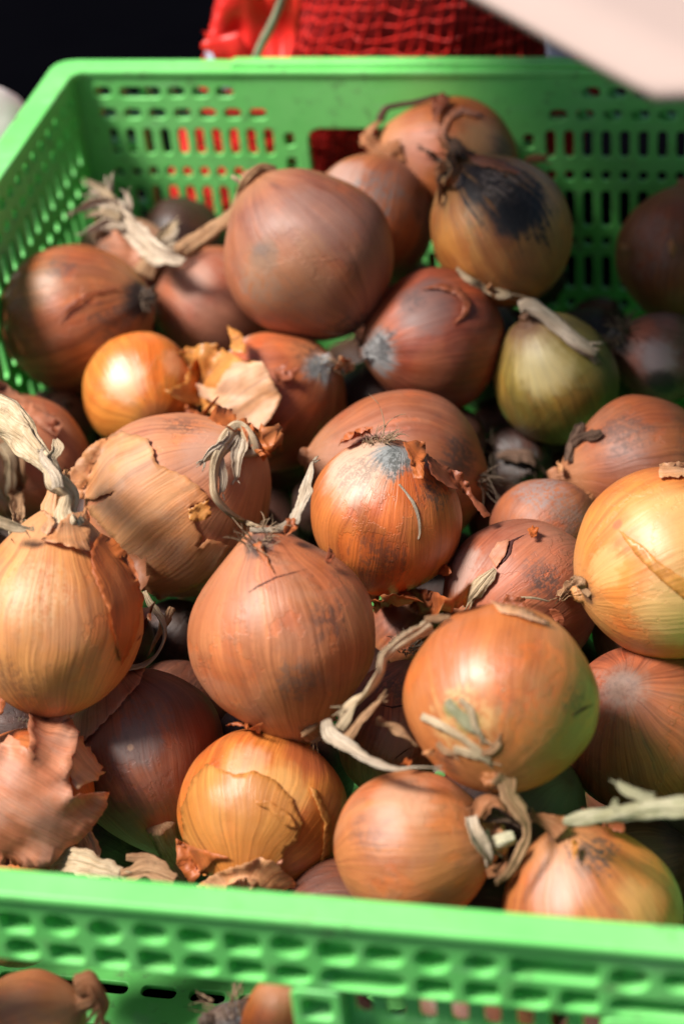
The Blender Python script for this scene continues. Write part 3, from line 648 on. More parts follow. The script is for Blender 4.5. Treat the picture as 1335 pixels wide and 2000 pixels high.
def path3(pts, lifts, on=None):
    """pixel path laid over whatever onion it crosses; gaps interpolate"""
    Zs = []
    for (u, v), l in zip(pts, lifts):
        h_ = hit(u, v, on); Zs.append(None if h_ is None else h_[3]-l)
    kn = [i for i, z in enumerate(Zs) if z is not None]
    if not kn: Zs = [75.]*len(pts)
    else: Zs = [z if z is not None else float(np.interp(i, kn, [Zs[j] for j in kn])) for i, z in enumerate(Zs)]
    return [at(u, v, z) for (u, v), z in zip(pts, Zs)], Zs
def strip(key, pts, widths, mat, lift=.25, flat=.32, twist=0., fray=0, name='dry_stem', on=None, seed=0, parent=None, ridges=.22, spl=None, depth=None, ns=22, tip=.25):
    """dried leaf or stem: a flattened, ridged, tapering tube along the path; may end in frayed blades"""
    lifts = lift if isinstance(lift, (list, tuple)) else [lift]*len(pts)
    if depth is None: P, Zs = path3(pts, lifts, on)
    else: P = [at(u, v, z) for (u, v), z in zip(pts, depth)]; Zs = depth
    W = [w_*z/FPX/2 for w_, z in zip(widths, Zs)]
    sub = 10
    C_ = catmull([np.append(p, w_) for p, w_ in zip(P, W)], sub)
    vs, fs, uvs = [], [], []
    m = len(C_); acc = 0
    sheet_ = flat < .46
    rs0 = random.Random(seed*7+1); NJ = 15 if sheet_ else ns
    ph = rs0.uniform(0, 50); rollk = rs0.uniform(.35, .9)*rs0.choice((1, 1, -1))
    rowsz = []
    for i, c_ in enumerate(C_):
        p = Vector(c_[:3]); wd = max(c_[3], .015)
        t = Vector((C_[min(i+1, m-1)]-C_[max(i-1, 0)])[:3]).normalized()
        if i: acc += (p-Vector(C_[i-1][:3])).length
        vdir = (Vector(CAM)-p).normalized(); side = t.cross(vdir).normalized(); up = side.cross(t).normalized()
        a = twist*i/m*2*math.pi+.45*mnoise.noise(Vector((acc*.6, ph, 0)))
        s2 = side*math.cos(a)+up*math.sin(a); u2 = up*math.cos(a)-side*math.sin(a)
        if sheet_:
            wl = wd*(1.12+.55*mnoise.noise(Vector((acc*1.5, ph, 1)))+.25*mnoise.noise(Vector((acc*5, ph, 1)))); wr = wd*(1.12+.55*mnoise.noise(Vector((acc*1.5, ph, 7)))+.25*mnoise.noise(Vector((acc*5, ph, 7))))
            roll = rollk*(1+.8*mnoise.noise(Vector((acc*.7, ph, 3))))
            for j in range(NJ):
                f = j/(NJ-1)*2-1; x = f*(wr if f > 0 else wl)
                cor = .20*wd*mnoise.noise(Vector((f*2.7, acc*.35, ph)))+.09*wd*mnoise.noise(Vector((f*7.5, acc*.6, ph+9)))
                y_ = wd*(-.55*roll*f*f)+cor*2.
                q_ = p+s2*x*(1-.25*abs(roll)*f*f)+u2*(y_+.22*wd)
                if i >= m-4:                            # torn end: each fibre stops at its own length
                    cut = (m-4)+3*(.5+.5*mnoise.noise(Vector((f*3.5, ph, 21))))+.0
                    if i > cut: q_ = q_-t*(i-cut)*((C_[i]-C_[i-1])[:3]@(C_[i]-C_[i-1])[:3])**.5
                vs.append(q_); uvs.append((f*.5+.5, acc))
        else:
            endk = .6 if i == 0 else tip if i == m-1 else (1+tip)/2 if i == m-2 else 1.
            wob = 1+.16*mnoise.noise(Vector((acc*1.3, seed+3, 1)))
            for j in range(ns):
                th = 2*math.pi*j/ns
                rg = 1+ridges*mnoise.noise(Vector((math.cos(th)*2.6, math.sin(th)*2.6, acc*.30+seed)))*1.9+.12*mnoise.noise(Vector((math.cos(th)*6, math.sin(th)*6, acc*.5+seed)))
                vs.append(p+s2*math.cos(th)*wd*rg*endk*wob+u2*math.sin(th)*wd*flat*rg*endk); uvs.append((abs(j/ns*2-1), acc))
    if sheet_:
        K_ = len(vs); th_ = .016
        ctr = []
        for i in range(m-1):
            for j in range(NJ-1): fs.append((i*NJ+j, i*NJ+j+1, (i+1)*NJ+j+1, (i+1)*NJ+j))
    else:
        for i in range(m-1):
            for j in range(ns): fs.append((i*ns+j, i*ns+(j+1) % ns, (i+1)*ns+(j+1) % ns, (i+1)*ns+j))
        fs.append(tuple(reversed(range(ns)))); fs.append(tuple((m-1)*ns+j for j in range(ns)))
    if fray:                                            # split blades at the tip, same piece of stem
        rs = random.Random(seed+99); e = Vector(C_[-1][:3]); t = Vector((C_[-1]-C_[-4])[:3]).normalized(); wd = max(W[-1], .12)
        vdir = (Vector(CAM)-e).normalized(); side = t.cross(vdir).normalized(); up = side.cross(t)
        for b_ in range(fray):
            oa = rs.uniform(-1, 1); ln = rs.uniform(.5, 1.25)*wd*2.6; dr = (t*rs.uniform(.7, 1.1)+side*oa*.75+up*rs.uniform(-.5, .7)).normalized()
            st_ = e+side*oa*wd*.8-t*wd*rs.uniform(.2, 1.6); bw = wd*rs.uniform(.13, .34); bs = len(vs)
            for s_ in range(5):
                f = s_/4; p = st_+dr*ln*f+up*math.sin(f*3)*rs.uniform(-.12, .3)*wd; ww = bw*(1-f*.75)
                cr = dr.cross(up).normalized()
                for (aa, bb) in ((-1, 0), (0, .35), (1, 0), (0, -.25)): vs.append(p+cr*aa*ww+up*bb*ww); uvs.append((.5+aa*.2+b_*.13, f*2+b_))
            for s_ in range(4):
                for j in range(4): fs.append((bs+s_*4+j, bs+s_*4+(j+1) % 4, bs+s_*4+4+(j+1) % 4, bs+s_*4+4+j))
            fs.append((bs+16, bs+17, bs+18, bs+19)); fs.append((bs+3, bs+2, bs+1, bs))
    if key is not None:
        q = OB[key]; vs = [q['Mi'] @ v for v in vs]; o = link(name, mesh(name, vs, fs, uvs), mat, q['root'], q['ml'])
    else: o = link(name, mesh(name, vs, fs, uvs), mat, parent)
    if sheet_: md = o.modifiers.new('thickness', 'SOLIDIFY'); md.thickness = .022*S; md.offset = 0
    return o
def hairs(key, at_px, n, length, mat, spread=.8, r=.028, seed=0, plate=.35, d=None, flow=(0, 0, 0)):
    """dry root tuft: many thin curling roots on one root plate"""
    q = OB[key]; rs = random.Random(seed); h_ = hit(*at_px, [key])
    if h_ is None:
        c0 = q['cen']; dz = (c0-Vector(CAM)).dot(Vector(RZ)); pw = Vector(at(*at_px, dz-.2)); nn_ = (pw-c0).normalized()
    else: pw, nn_ = h_[0], h_[1]
    if d: nn_ = (Vector(RX)*d[0]+Vector(RY)*d[1]-Vector(RZ)*d[2]).normalized()
    fl_ = Vector(RX)*flow[0]+Vector(RY)*flow[1]-Vector(RZ)*flow[2]
    t1 = nn_.orthogonal().normalized(); t2 = nn_.cross(t1); vs, fs = [], []
    for i in range(n):
        a = rs.uniform(0, 6.28); rr = plate*math.sqrt(rs.random()); p = pw+(t1*math.cos(a)+t2*math.sin(a))*rr-nn_*.06
        dr = (nn_+(t1*math.cos(a)+t2*math.sin(a))*rs.uniform(.1, 1)*spread).normalized(); L = length*rs.uniform(.35, 1.)
        cv = Vector((rs.uniform(-1, 1), rs.uniform(-1, 1), rs.uniform(-1, 1)))*.9; base = len(vs); SG = 7
        for s_ in range(SG+1):
            f = s_/SG; x = dr.orthogonal().normalized(); y_ = dr.cross(x); ra = r*(1-.6*f)*rs.uniform(.8, 1.2)
            for j in range(5): th = j*1.2566; vs.append(q['Mi'] @ (p+x*math.cos(th)*ra+y_*math.sin(th)*ra))
            p = p+dr*L/SG; dr = (dr+(cv+fl_*1.6)*.22+Vector((rs.uniform(-1, 1), rs.uniform(-1, 1), rs.uniform(-1, 1)))*.2).normalized()
        for s_ in range(SG):
            for j in range(5): fs.append((base+s_*5+j, base+s_*5+(j+1) % 5, base+s_*5+5+(j+1) % 5, base+s_*5+5+j))
    o = link('root_tuft', mesh('root_tuft', vs, fs), mat, q['root'], q['ml']); o['kind'] = 'stuff'; return o

STRAW = straw_mat('straw', (.58, .42, .25, 1), (.73, .57, .38, 1))
PALE = straw_mat('pale_straw', (.62, .48, .34, 1), (.74, .62, .48, 1), amount=.25)
BROWN = straw_mat('brown_straw', (.42, .22, .11, 1), (.55, .33, .18, 1), amount=.4)
DARKS = straw_mat('dark_straw', (.13, .075, .05, 1), (.22, .13, .09, 1), dark=(.02, .02, .02), amount=.6)
RUST = straw_mat('rusty_leaf', (.40, .15, .06, 1), (.50, .24, .12, 1), amount=.3)
GREENISH = straw_mat('green_stalk', (.40, .38, .22, 1), (.54, .50, .34, 1), dark=(.20, .22, .10), amount=.4)
ROOTM = plain_mat('dry_roots', (.26, .17, .10), .8, .4, 300)
ROOTD = plain_mat('dark_roots', (.11, .075, .05), .8, .5, 300)
def peel(name, A, B_, **kw):
    a = dict(layer=.15, dusty=.3, dirt=.12, gloss=.25, streak=.6, R=3.4, thin=True, neck=-.4, root=-.6); a.update(kw); return onion_mat(name, A, B_, **a)
P_TAN = peel('peel_tan', C3(222, 164, 112), C3(208, 142, 90), seed=4., dust_col=(.60, .42, .31), gloss=.2)
P_ORG = peel('peel_orange', C3(200, 112, 52), C3(178, 92, 44), seed=8.)
P_PNK = peel('peel_pink', C3(214, 146, 108), C3(196, 122, 86), seed=12., dusty=.4, dust_col=(.56, .37, .28))
P_GLD = peel('peel_gold', C3(218, 154, 80), C3(204, 132, 62), seed=16., gloss=.7, dusty=.1, dirt=.08)
P_BRN = peel('peel_brown', C3(168, 92, 58), C3(146, 76, 48), seed=20., dusty=.3)
P_WHT = peel('peel_pale', C3(226, 180, 140), C3(210, 156, 108), seed=24., dusty=.3, dust_col=(.7, .52, .42))
CRACK = plain_mat('split_flesh', (.055, .012, .008), .7, .3, 200)

# C: the cracked tan shell and the pale stem folded over
flake('C', Z5([(255,410),(350,290),(455,235),(560,270),(582,350),(605,365),(690,400),(765,465),(778,490),(705,515),(725,575),(755,625),(735,665),(770,632),(852,655),(820,725),(780,785),(690,820),(600,852),(500,780),(440,640),(330,515),(370,505),(425,475),(448,452),(360,488),(270,480)]), P_TAN, .09, .12, .02, jag=2.4, seed=1)
flake('C', Z5([(700,520),(772,488),(778,545),(735,568),(705,560)]), P_GLD, .22, .3, .15, seed=3, step=6)
strip('C', Z5([(925,330),(915,275),(880,238),(835,285),(805,345),(795,420),(805,480),(860,540),(930,578),(975,592)]), [52, 48, 40, 34, 26, 24, 23, 22, 18, 10], STRAW, [.1, .3, .6, .75, .7, .6, .7, .6, .6, .5], .5, twist=.25, seed=2, ridges=.3)
strip('C', Z5([(880,245),(830,290),(785,320),(752,350)]), [30, 34, 26, 12], PALE, [.7, .85, .85, .8], .2, twist=.2, fray=9, seed=3, name='dry_leaf')
strip('C', Z5([(900,260),(885,330),(880,420)]), [22, 24, 8], PALE, [.65, .6, .4], .2, fray=4, seed=4, name='dry_leaf')
strip('C', Z5([(800,300),(830,400),(822,470)]), [20, 16, 8], PALE, [.75, .6, .5], .2, fray=4, seed=44, name='dry_leaf')
# A: roots and the curled dry leaf
hairs('A', (503, 1052), 42, 1.25, ROOTM, 1.5, .026, 5, .55, d=(-.1, .75, .6), flow=(.3, -.1, .2))
strip('A', Z5([(930,600),(1010,600),(1085,575),(1120,500),(1140,430),(1165,335)]), [10, 12, 24, 34, 30, 6], PALE, [.5, .5, .7, .8, .8, .9], .25, twist=.2, seed=6, fray=3, name='dry_leaf', depth=[71.5, 71.5, 72., 73., 74., 75.])
flake('A', Z5([(925,834),(960,808),(1030,774),(1145,746),(1030,779),(962,813)]), CRACK, .012, 0, 0, jag=.6, name='split', step=6, thick=.006)
flake('A', Z5([(945,660),(975,650),(1000,720),(1022,768),(990,730)]), P_ORG, .05, .12, 0, jag=1, step=5)
strip('A', Z7([(1150,330),(1170,355),(1185,380)]), [40, 34, 16], BROWN, .2, .5, seed=8, fray=5, name='neck')
# B: stem and skins
flake('B', Z5([(332,690),(365,622),(420,650),(490,730),(520,850),(505,960),(470,1060),(445,1100),(425,1000),(400,900),(375,840),(342,760)]), P_ORG, .10, .14, .02, jag=1.6, seed=9)
flake('B', Z5([(158,645),(225,590),(262,552),(322,548),(328,610),(335,690),(290,684),(220,662)]), P_TAN, .12, .25, .05, jag=2, seed=10)
strip('B', Z5([(255,600),(240,535),(255,475),(225,440),(200,425),(190,375),(150,310),(95,250),(40,195),(-40,130)]), [52, 40, 34, 40, 38, 34, 44, 58, 68, 66], STRAW, 0, .6, twist=.08, seed=11, ridges=.35, depth=[71.8, 72.3, 72.6, 72.5, 72.6, 73., 74., 75.5, 77, 79.])
strip('B', Z5([(215,445),(205,400),(160,330),(155,300)]), [26, 26, 20, 8], PALE, 0, .2, twist=.2, seed=12, fray=4, name='dry_leaf', depth=[71.6, 71.8, 72.6, 73.])
strip('B', Z5([(185,350),(215,300),(205,260)]), [18, 22, 8], STRAW, 0, .2, seed=13, name='dry_leaf', depth=[73., 73.6, 74.2])
flake('B', Z5([(160,610),(185,570),(165,530),(195,555),(205,590),(180,630)]), P_WHT, .12, .2, .05, jag=1.2, step=5, seed=3)
hairs('B', (60, 1408), 22, .5, ROOTD, 1.2, .03, 15, .45)
# g: dry leaves crossing its front, peel folded on top
strip('g', Z5([(-20,260),(20,300),(50,380),(55,470),(60,580),(45,650)]), [40, 46, 42, 36, 24, 8], BROWN, .9, .25, twist=.1, seed=16, name='dry_leaf')
strip('g', Z5([(10,280),(40,340),(42,450),(40,560),(40,640)]), [22, 22, 18, 10, 8], STRAW, 1.2, .3, twist=.1, seed=61, name='dry_leaf')
strip('g', Z5([(-20,440),(20,510),(70,560),(125,585)]), [14, 18, 16, 8], STRAW, 1.2, .35, seed=17, fray=3, name='dry_leaf')
strip('g', Z5([(-20,560),(50,585),(110,600)]), [18, 22, 10], STRAW, 1.2, .35, seed=18, fray=4, name='dry_leaf')
flake('g', Z5([(0,70),(45,95),(110,150),(200,200),(222,215),(205,262),(150,225),(90,180),(20,140),(-30,100)]), P_PNK, .2, .5, .15, seed=19)
flake('g', Z5([(165,215),(222,208),(205,265),(185,240)]), P_BRN, .4, .4, .1, seed=20, step=6)
# D
hairs('D', (745, 860), 60, .85, ROOTM, 1.6, .022, 21, .55, flow=(.5, -.2, .1))
hairs('D', (745, 850), 2, 2.4, ROOTM, .3, .028, 77, .1, d=(.15, .95, .2), flow=(.15, .1, 0))
flake('D', Z6([(285,298),(330,288),(362,292),(352,360),(348,425),(318,420),(305,350)]), P_ORG, .2, .3, .05, seed=22, step=6, jag=1)
flake('D', Z6([(68,300),(90,262),(135,240),(188,235),(180,268),(120,285),(78,306)]), P_ORG, .1, .3, .05, seed=23, step=6, jag=1, on=['E'], tilt=(0, 0, .3))
flake('D', Z6([(360,330),(400,360),(480,402),(520,472),(592,545),(562,556),(505,480),(430,445),(380,405)]), P_BRN, .15, .35, .08, seed=24, step=7, jag=1.6)
flake('D', Z6([(170,235),(200,205),(190,225),(210,235),(185,255)]), P_ORG, .2, .2, .05, seed=25, step=5, jag=1)
strip('D', Z6([(275,430),(320,490),(345,550),(352,610),(345,640)]), [4, 5, 6, 5, 3], PALE, .03, .3, seed=26, name='loose_fibre')
flake('D', Z6([(150,840),(240,835),(260,900),(200,880)]), P_ORG, .2, .3, .1, seed=27, step=6, on=['m'])
# E
hairs('E', (935, 935), 16, 1.9, ROOTD, 1.0, .035, 28, .35, d=(.9, -.1, .3), flow=(.1, -.3, 0))
# F: long dry stem with frayed end, roots
strip('F', Z3([(1025,50),(975,38),(930,62),(893,112),(870,185),(800,245),(735,290),(665,338)]), [40, 44, 46, 30, 30, 30, 32, 34], BROWN, 0, .5, twist=.6, seed=30, ridges=.3, depth=[93.6, 93.2, 92.9, 93.6, 94.5, 95.5, 96.5, 97.5])
strip('F', Z3([(690,325),(640,345),(590,330),(540,285),(480,220),(430,160),(385,110)]), [24, 36, 44, 46, 46, 44, 36], PALE, 0, .3, twist=.15, fray=14, seed=31, ridges=.35, depth=[97.3, 97.6, 98, 98.5, 99, 99.5, 100], name='dry_leaf')
for sd, pp, ww in ((32, [(440,150),(360,140),(265,185)], [20, 22, 6]), (33, [(450,200),(390,185),(325,195)], [18, 20, 8]), (34, [(470,240),(400,225),(305,262)], [20, 26, 10]), (35, [(580,290),(625,245),(662,215)], [16, 20, 12]), (36, [(600,310),(640,300),(655,290)], [14, 14, 4]), (37, [(430,150),(380,90),(322,58)], [26, 20, 6]), (38, [(470,200),(478,140),(468,100)], [20, 18, 8]), (39, [(420,210),(370,250),(345,280)], [18, 18, 10]), (40, [(560,290),(640,262),(660,230)], [14, 18, 8])):
    strip('F', Z3(pp), ww, STRAW if sd % 2 else PALE, 0, .3, twist=.1, seed=sd, fray=3, name='dry_leaf', depth=[98.6+.1*(sd-32)]*3)
strip('F', Z3([(900,70),(870,50),(865,42)]), [14, 10, 4], STRAW, 0, .3, seed=45, name='dry_leaf', depth=[93, 93, 93.3])
hairs('F', (712, 650), 30, 1.6, ROOTD, 1.4, .03, 41, .5, d=(.35, -.5, .6), flow=(-.2, .2, 0))
hairs('F', (690, 655), 10, 2.4, ROOTD, 2.2, .03, 42, .5, d=(-.3, -.5, .5), flow=(-.5, .2, 0))
# H: torn dark neck
for sd, pp, ww in ((50, [(500,580),(470,540),(450,500)], [40, 34, 8]), (51, [(490,600),(440,640),(430,700),(425,760)], [30, 34, 26, 8]), (52, [(480,610),(430,600),(390,570),(355,555)], [20, 16, 12, 5]), (53, [(500,620),(455,680),(400,760)], [26, 18, 6]), (54, [(510,590),(540,570),(555,575)], [18, 14, 6]), (55, [(470,560),(440,540),(435,520)], [16, 12, 6])):
    strip('H', Z2(pp), ww, RUST if sd % 2 else DARKS, .5, .3, twist=.2, fray=3, seed=sd, name='dry_leaf')
hairs('H', (880, 320), 20, 1.3, ROOTD, 1.6, .035, 56, .5, d=(-.7, .2, .5))
flake('H', Z2([(520,575),(600,590),(700,625),(740,660),(650,640),(560,615)]), P_PNK, .05, .12, .05, seed=57, step=7)
# I: neck with curling tail, torn skin
strip('I', Z2([(290,560),(230,575),(185,545),(160,500),(185,465),(215,450)]), [50, 44, 34, 34, 30, 14], RUST, [.1, .1, .2, .4, .5, .6], .4, twist=.3, seed=58, on=['I'])
strip('I', Z2([(200,450),(225,405),(270,392),(340,380),(425,352)]), [16, 12, 10, 10, 6], DARKS, 0, .5, seed=59, name='dry_leaf', depth=[102, 101.5, 101, 100.5, 100])
flake('I', Z2([(398,390),(430,378),(470,382),(432,430),(412,475),(402,440)]), P_BRN, .2, .4, .1, seed=60, step=6, jag=1)
flake('I', Z2([(430,470),(450,425),(510,402),(585,432),(560,440),(510,425),(465,450),(445,500),(460,545),(440,520)]), P_PNK, .06, .12, .0, seed=62, step=6, jag=.8)
strip('I', Z2([(745,600),(780,590),(830,590)]), [10, 16, 12], RUST, 0, .4, seed=63, fray=3, name='dry_leaf', depth=[101, 101, 101])
# J / K
strip('J', Z4([(490,388),(540,440),(590,462),(650,478),(690,485)]), [6, 16, 22, 34, 28], STRAW, .2, .35, twist=.2, seed=64, fray=4, on=['J', 'H', 'K'])
strip('K', Z4([(722,540),(755,530),(800,552),(860,600),(920,650),(975,690),(1003,705)]), [22, 26, 30, 30, 32, 36, 30], PALE, [.1, .25, .3, .3, .3, .3, .3], .6, twist=.2, seed=65, ridges=.3, fray=7, on=['K'])
flake('J', Z4([(350,470),(430,450),(500,470),(540,520),(530,570),(470,600),(505,560),(510,520),(480,490),(420,470)]), P_BRN, .05, .15, .04, seed=66, step=7, jag=1)
# M / N
hairs('M', (1212, 655), 30, 1.4, ROOTD, 1.5, .06, 67, .5, d=(-.7, .4, .5))
strip('N', Z4([(905,1110),(925,1040),(945,990),(962,962)]), [26, 28, 24, 8], DARKS, .3, .3, seed=68, on=['N'], name='dry_leaf')
strip('N', Z4([(920,1045),(960,1015),(1000,1010),(1030,992)]), [22, 18, 20, 10], DARKS, .5, .3, seed=69, on=['N'], name='dry_leaf')
# O
flake('O', Z6([(1240,370),(1290,362),(1340,360),(1400,380),(1400,415),(1330,410),(1280,410),(1240,415)]), P_WHT, .05, .15, .0, seed=70, step=8)
strip('O', Z6([(985,845),(960,820),(945,795),(905,820),(868,862)]), [14, 20, 26, 34, 16], BROWN, [.1, .2, .3, .4, .5], .35, seed=71, fray=3, on=['O', 'Q'], name='neck')
flake('O', Z6([(1090,600),(1180,660),(1240,720),(1330,780),(1400,800),(1400,900),(1335,860),(1240,780),(1150,690)]), P_GLD, .03, .05, 0, seed=72, jag=1)
# Q: split, dry tuft, long rusty leaf
flake('Q', Z6([(638,740),(668,695),(690,640),(750,614),(720,632),(700,645),(690,690),(665,720)]), CRACK, .012, 0, 0, jag=.6, step=5, name='split', thick=.006)
flake('Q', Z6([(635,745),(668,700),(685,640),(640,650),(610,700)]), P_PNK, .05, .10, .0, jag=.8, step=6, seed=73)
strip('Q', Z6([(630,745),(600,780),(560,830),(525,870)]), [10, 26, 30, 20], STRAW, .3, .25, seed=74, fray=5, name='dry_leaf')
flake('Q', Z6([(208,790),(245,783),(380,820),(445,830),(500,856),(565,886),(520,910),(440,928),(385,900),(330,880),(270,842)]), P_ORG, .25, .35, .15, seed=75, on=['D', 'm', 'A', 'h', 'R'], tilt=(0, 0, .4), name='dry_leaf')
strip('Q', Z6([(370,935),(430,930),(470,925)]), [10, 14, 8], BROWN, .6, .3, seed=76, on=['R', 'Q', 'h'], name='dry_leaf')
flake('Q', Z6([(665,880),(675,838),(735,845),(740,885),(700,900)]), P_BRN, .3, .4, .1, seed=78, step=6, tilt=(0, 0, .3))
flake('Q', Z6([(820,890),(850,890),(870,960),(910,1010),(880,1000),(840,950)]), P_BRN, .3, .4, .1, seed=79, step=6)
strip('Q', Z6([(720,852),(780,855),(835,868)]), [4, 5, 3], STRAW, .35, .5, seed=80, name='loose_fibre')
# R
flake('R', Z8([(615,55),(690,70),(760,90),(835,135),(800,135),(730,112),(650,92)]), P_WHT, .06, .12, .0, seed=81, step=7, jag=1)
for sd, pp, ww in ((82, [(362,470),(430,500),(500,545),(570,600),(620,660)], [22, 26, 22, 18, 10]), (83, [(500,410),(540,450),(560,510),(590,570)], [14, 22, 18, 10]), (84, [(455,415),(480,450),(520,490),(560,530)], [16, 22, 22, 16]), (85, [(480,590),(540,610),(600,640)], [20, 26, 14]), (86, [(420,570),(450,600),(490,610)], [14, 18, 12]), (87, [(560,620),(620,600),(650,560)], [12, 18, 8])):
    strip('R', Z8(pp), ww, (STRAW, GREENISH, BROWN)[0 if sd in (82, 83, 85) else 1 if sd == 84 else 2], .05, .22, seed=sd, fray=3, name='peel_shred', on=['R'])
strip('R', Z8([(640,690),(668,715),(680,770),(725,830),(752,880),(742,950),(690,1045),(625,1105)]), [36, 40, 40, 34, 26, 26, 24, 12], BROWN, [.05, .15, .5, .6, .8, .9, .8, .5], .22, twist=.15, seed=88, on=['R', 'T'], name='dry_leaf')
flake('R', Z8([(1000,430),(940,465),(915,475),(960,440)]), CRACK, .012, 0, 0, jag=.6, step=5, name='split', thick=.006)
# h: black roots, twisted dry leaves over it
hairs('h', (795, 1262), 60, .7, ROOTD, 1.3, .03, 90, .5, d=(.1, .8, .6))
strip('h', Z8([(395,140),(345,165),(290,195),(225,245),(205,310),(160,370),(110,420),(55,455)]), [26, 34, 36, 34, 36, 50, 48, 18], STRAW, 0, .3, depth=[69.2, 68.6, 68.2, 68., 67.8, 67.6, 67.6, 67.8], twist=.3, seed=91, fray=6, ridges=.35, name='dry_leaf')
strip('h', Z8([(5,490),(20,540),(70,580),(150,632),(250,672),(340,668),(420,668)]), [20, 34, 36, 30, 26, 20, 8], PALE, 0, .4, depth=[67.6, 67.2, 66.8, 66.4, 66., 65.8, 65.6], twist=.3, seed=92, fray=4, ridges=.3, name='dry_leaf')
strip('h', Z8([(190,490),(240,510),(290,540),(345,590)]), [18, 22, 18, 8], BROWN, 0, .5, depth=[67.8, 67.6, 67.4, 67.4], twist=.9, seed=93, name='dry_leaf')
strip('h', Z8([(80,560),(120,500),(170,450),(215,405)]), [26, 24, 22, 14], BROWN, 0, .3, depth=[67.4, 67.3, 67.2, 67.2], twist=.2, seed=94, fray=4, name='dry_leaf')
strip('h', Z8([(50,520),(85,470),(120,415)]), [22, 20, 8], STRAW, 0, .3, depth=[67.4, 67.3, 67.2], twist=.2, seed=95, name='dry_leaf')
flake('h', Z8([(205,432),(250,438),(300,430),(290,436),(250,446)]), CRACK, .01, 0, 0, jag=.5, step=4, name='split', thick=.006)
flake('h', Z8([(250,640),(320,590),(290,605),(262,628)]), CRACK, .01, 0, 0, jag=.5, step=4, name='split', thick=.006)
# T: torn neck with flesh showing
FL2 = straw_mat('neck_flesh', (.62, .55, .34, 1), (.72, .68, .50, 1), amount=.15)
strip('T', Z8([(620,950),(650,940),(680,930),(705,922)]), [34, 36, 32, 26], FL2, [.1, .25, .35, .4], .85, seed=160, name='inner_flesh', on=['T'], tip=.75, ridges=.18)
for sd, pp, ww, mm in ((100, [(560,860),(590,800),(640,790),(680,830)], [30, 40, 36, 12], RUST), (101, [(545,850),(560,920),(590,980),(600,1040)], [24, 34, 30, 14], PALE), (102, [(600,1060),(650,1040),(680,1010)], [20, 30, 10], RUST), (103, [(530,830),(570,810),(600,775)], [20, 26, 6], RUST), (104, [(590,900),(610,960),(625,1000)], [16, 22, 14], GREENISH), (105, [(575,830),(640,850),(700,870)], [30, 26, 8], DARKS)):
    strip('T', Z8(pp), ww, mm, [.35]*len(pp), .3, twist=.2, seed=sd, fray=2, name='neck_skin', on=['T'])
# U
strip('U', Z8([(880,910),(850,880),(810,860),(770,850)]), [44, 36, 28, 14], RUST, .3, .4, seed=106, fray=5, name='neck')
flake('U', Z8([(950,865),(1010,875),(1080,900),(1090,935),(1040,915),(980,900)]), P_BRN, .25, .4, .1, seed=107, step=6)
# V: layered golden skin, papery neck
flake('V', Z7([(775,460),(840,490),(880,502),(950,488),(1020,520),(1090,590),(1128,680),(1110,745),(1060,782),(1052,860),(900,885),(760,872),(690,745),(678,625),(722,510)]), P_GLD, .05, .05, .0, seed=108, jag=1.5)
flake('V', Z7([(948,600),(1000,598),(1070,640),(1105,700),(1060,690),(1000,630),(960,615)]), P_GLD, .12, .1, .0, seed=109, jag=.8, step=6)
flake('V', Z7([(665,735),(720,760),(860,805),(800,815),(750,870),(720,905),(680,830)]), P_ORG, .12, .15, .02, seed=110, jag=1.2)
flake('V', Z7([(755,880),(860,835),(950,800),(1010,800),(1055,850),(1100,890),(1040,905),(960,890),(860,908),(770,908)]), P_TAN, .25, .35, .14, seed=111, jag=2)
flake('V', Z7([(1150,545),(1180,560),(1230,660),(1225,800),(1170,900),(1200,780),(1205,680)]), P_GLD, .04, .05, .0, seed=112, jag=.8, step=6)
flake('V', Z7([(850,345),(900,320),(985,290),(975,330),(900,345)]), P_ORG, .1, .25, .05, seed=113, jag=1, step=6, on=['A'])
# W
flake('W', Z7([(245,365),(330,250),(420,170),(545,105),(525,165),(455,250),(365,340),(325,378),(265,386)]), P_PNK, .14, .2, .04, seed=114, jag=1.5)
strip('W', Z7([(590,690),(620,760),(650,830),(690,905)]), [60, 44, 40, 22], BROWN, [.05, .15, .2, .2], .6, seed=115, fray=6, ridges=.35, name='neck')
# k: curling ribbon
strip('k', Z5([(538,830),(560,880),(600,940),(608,1000),(580,1060),(530,1095),(450,1110)]), [8, 14, 18, 20, 24, 26, 14], STRAW, 0, .3, twist=.4, seed=116, ridges=.3, name='dry_leaf', depth=[78, 77.5, 77, 76.5, 76.2, 76, 75.5])
strip('k', Z5([(640,890),(620,940),(580,1010),(545,1080)]), [20, 26, 22, 12], BROWN, 0, .25, twist=.3, seed=117, name='dry_leaf', depth=[78.5, 78, 77.5, 77])
flake('k', Z5([(520,960),(560,910),(620,890),(645,920),(600,960),(590,1010),(560,1040),(530,1010)]), P_BRN, 4.5, .6, .4, seed=118, on=['A', 'W'], name='dry_leaf', step=7)
flake('k', Z5([(470,1095),(540,1060),(590,1050),(560,1110),(520,1200),(470,1240),(440,1200)]), P_BRN, 3.2, .4, .2, seed=119, on=['W'], name='dry_leaf', step=7)
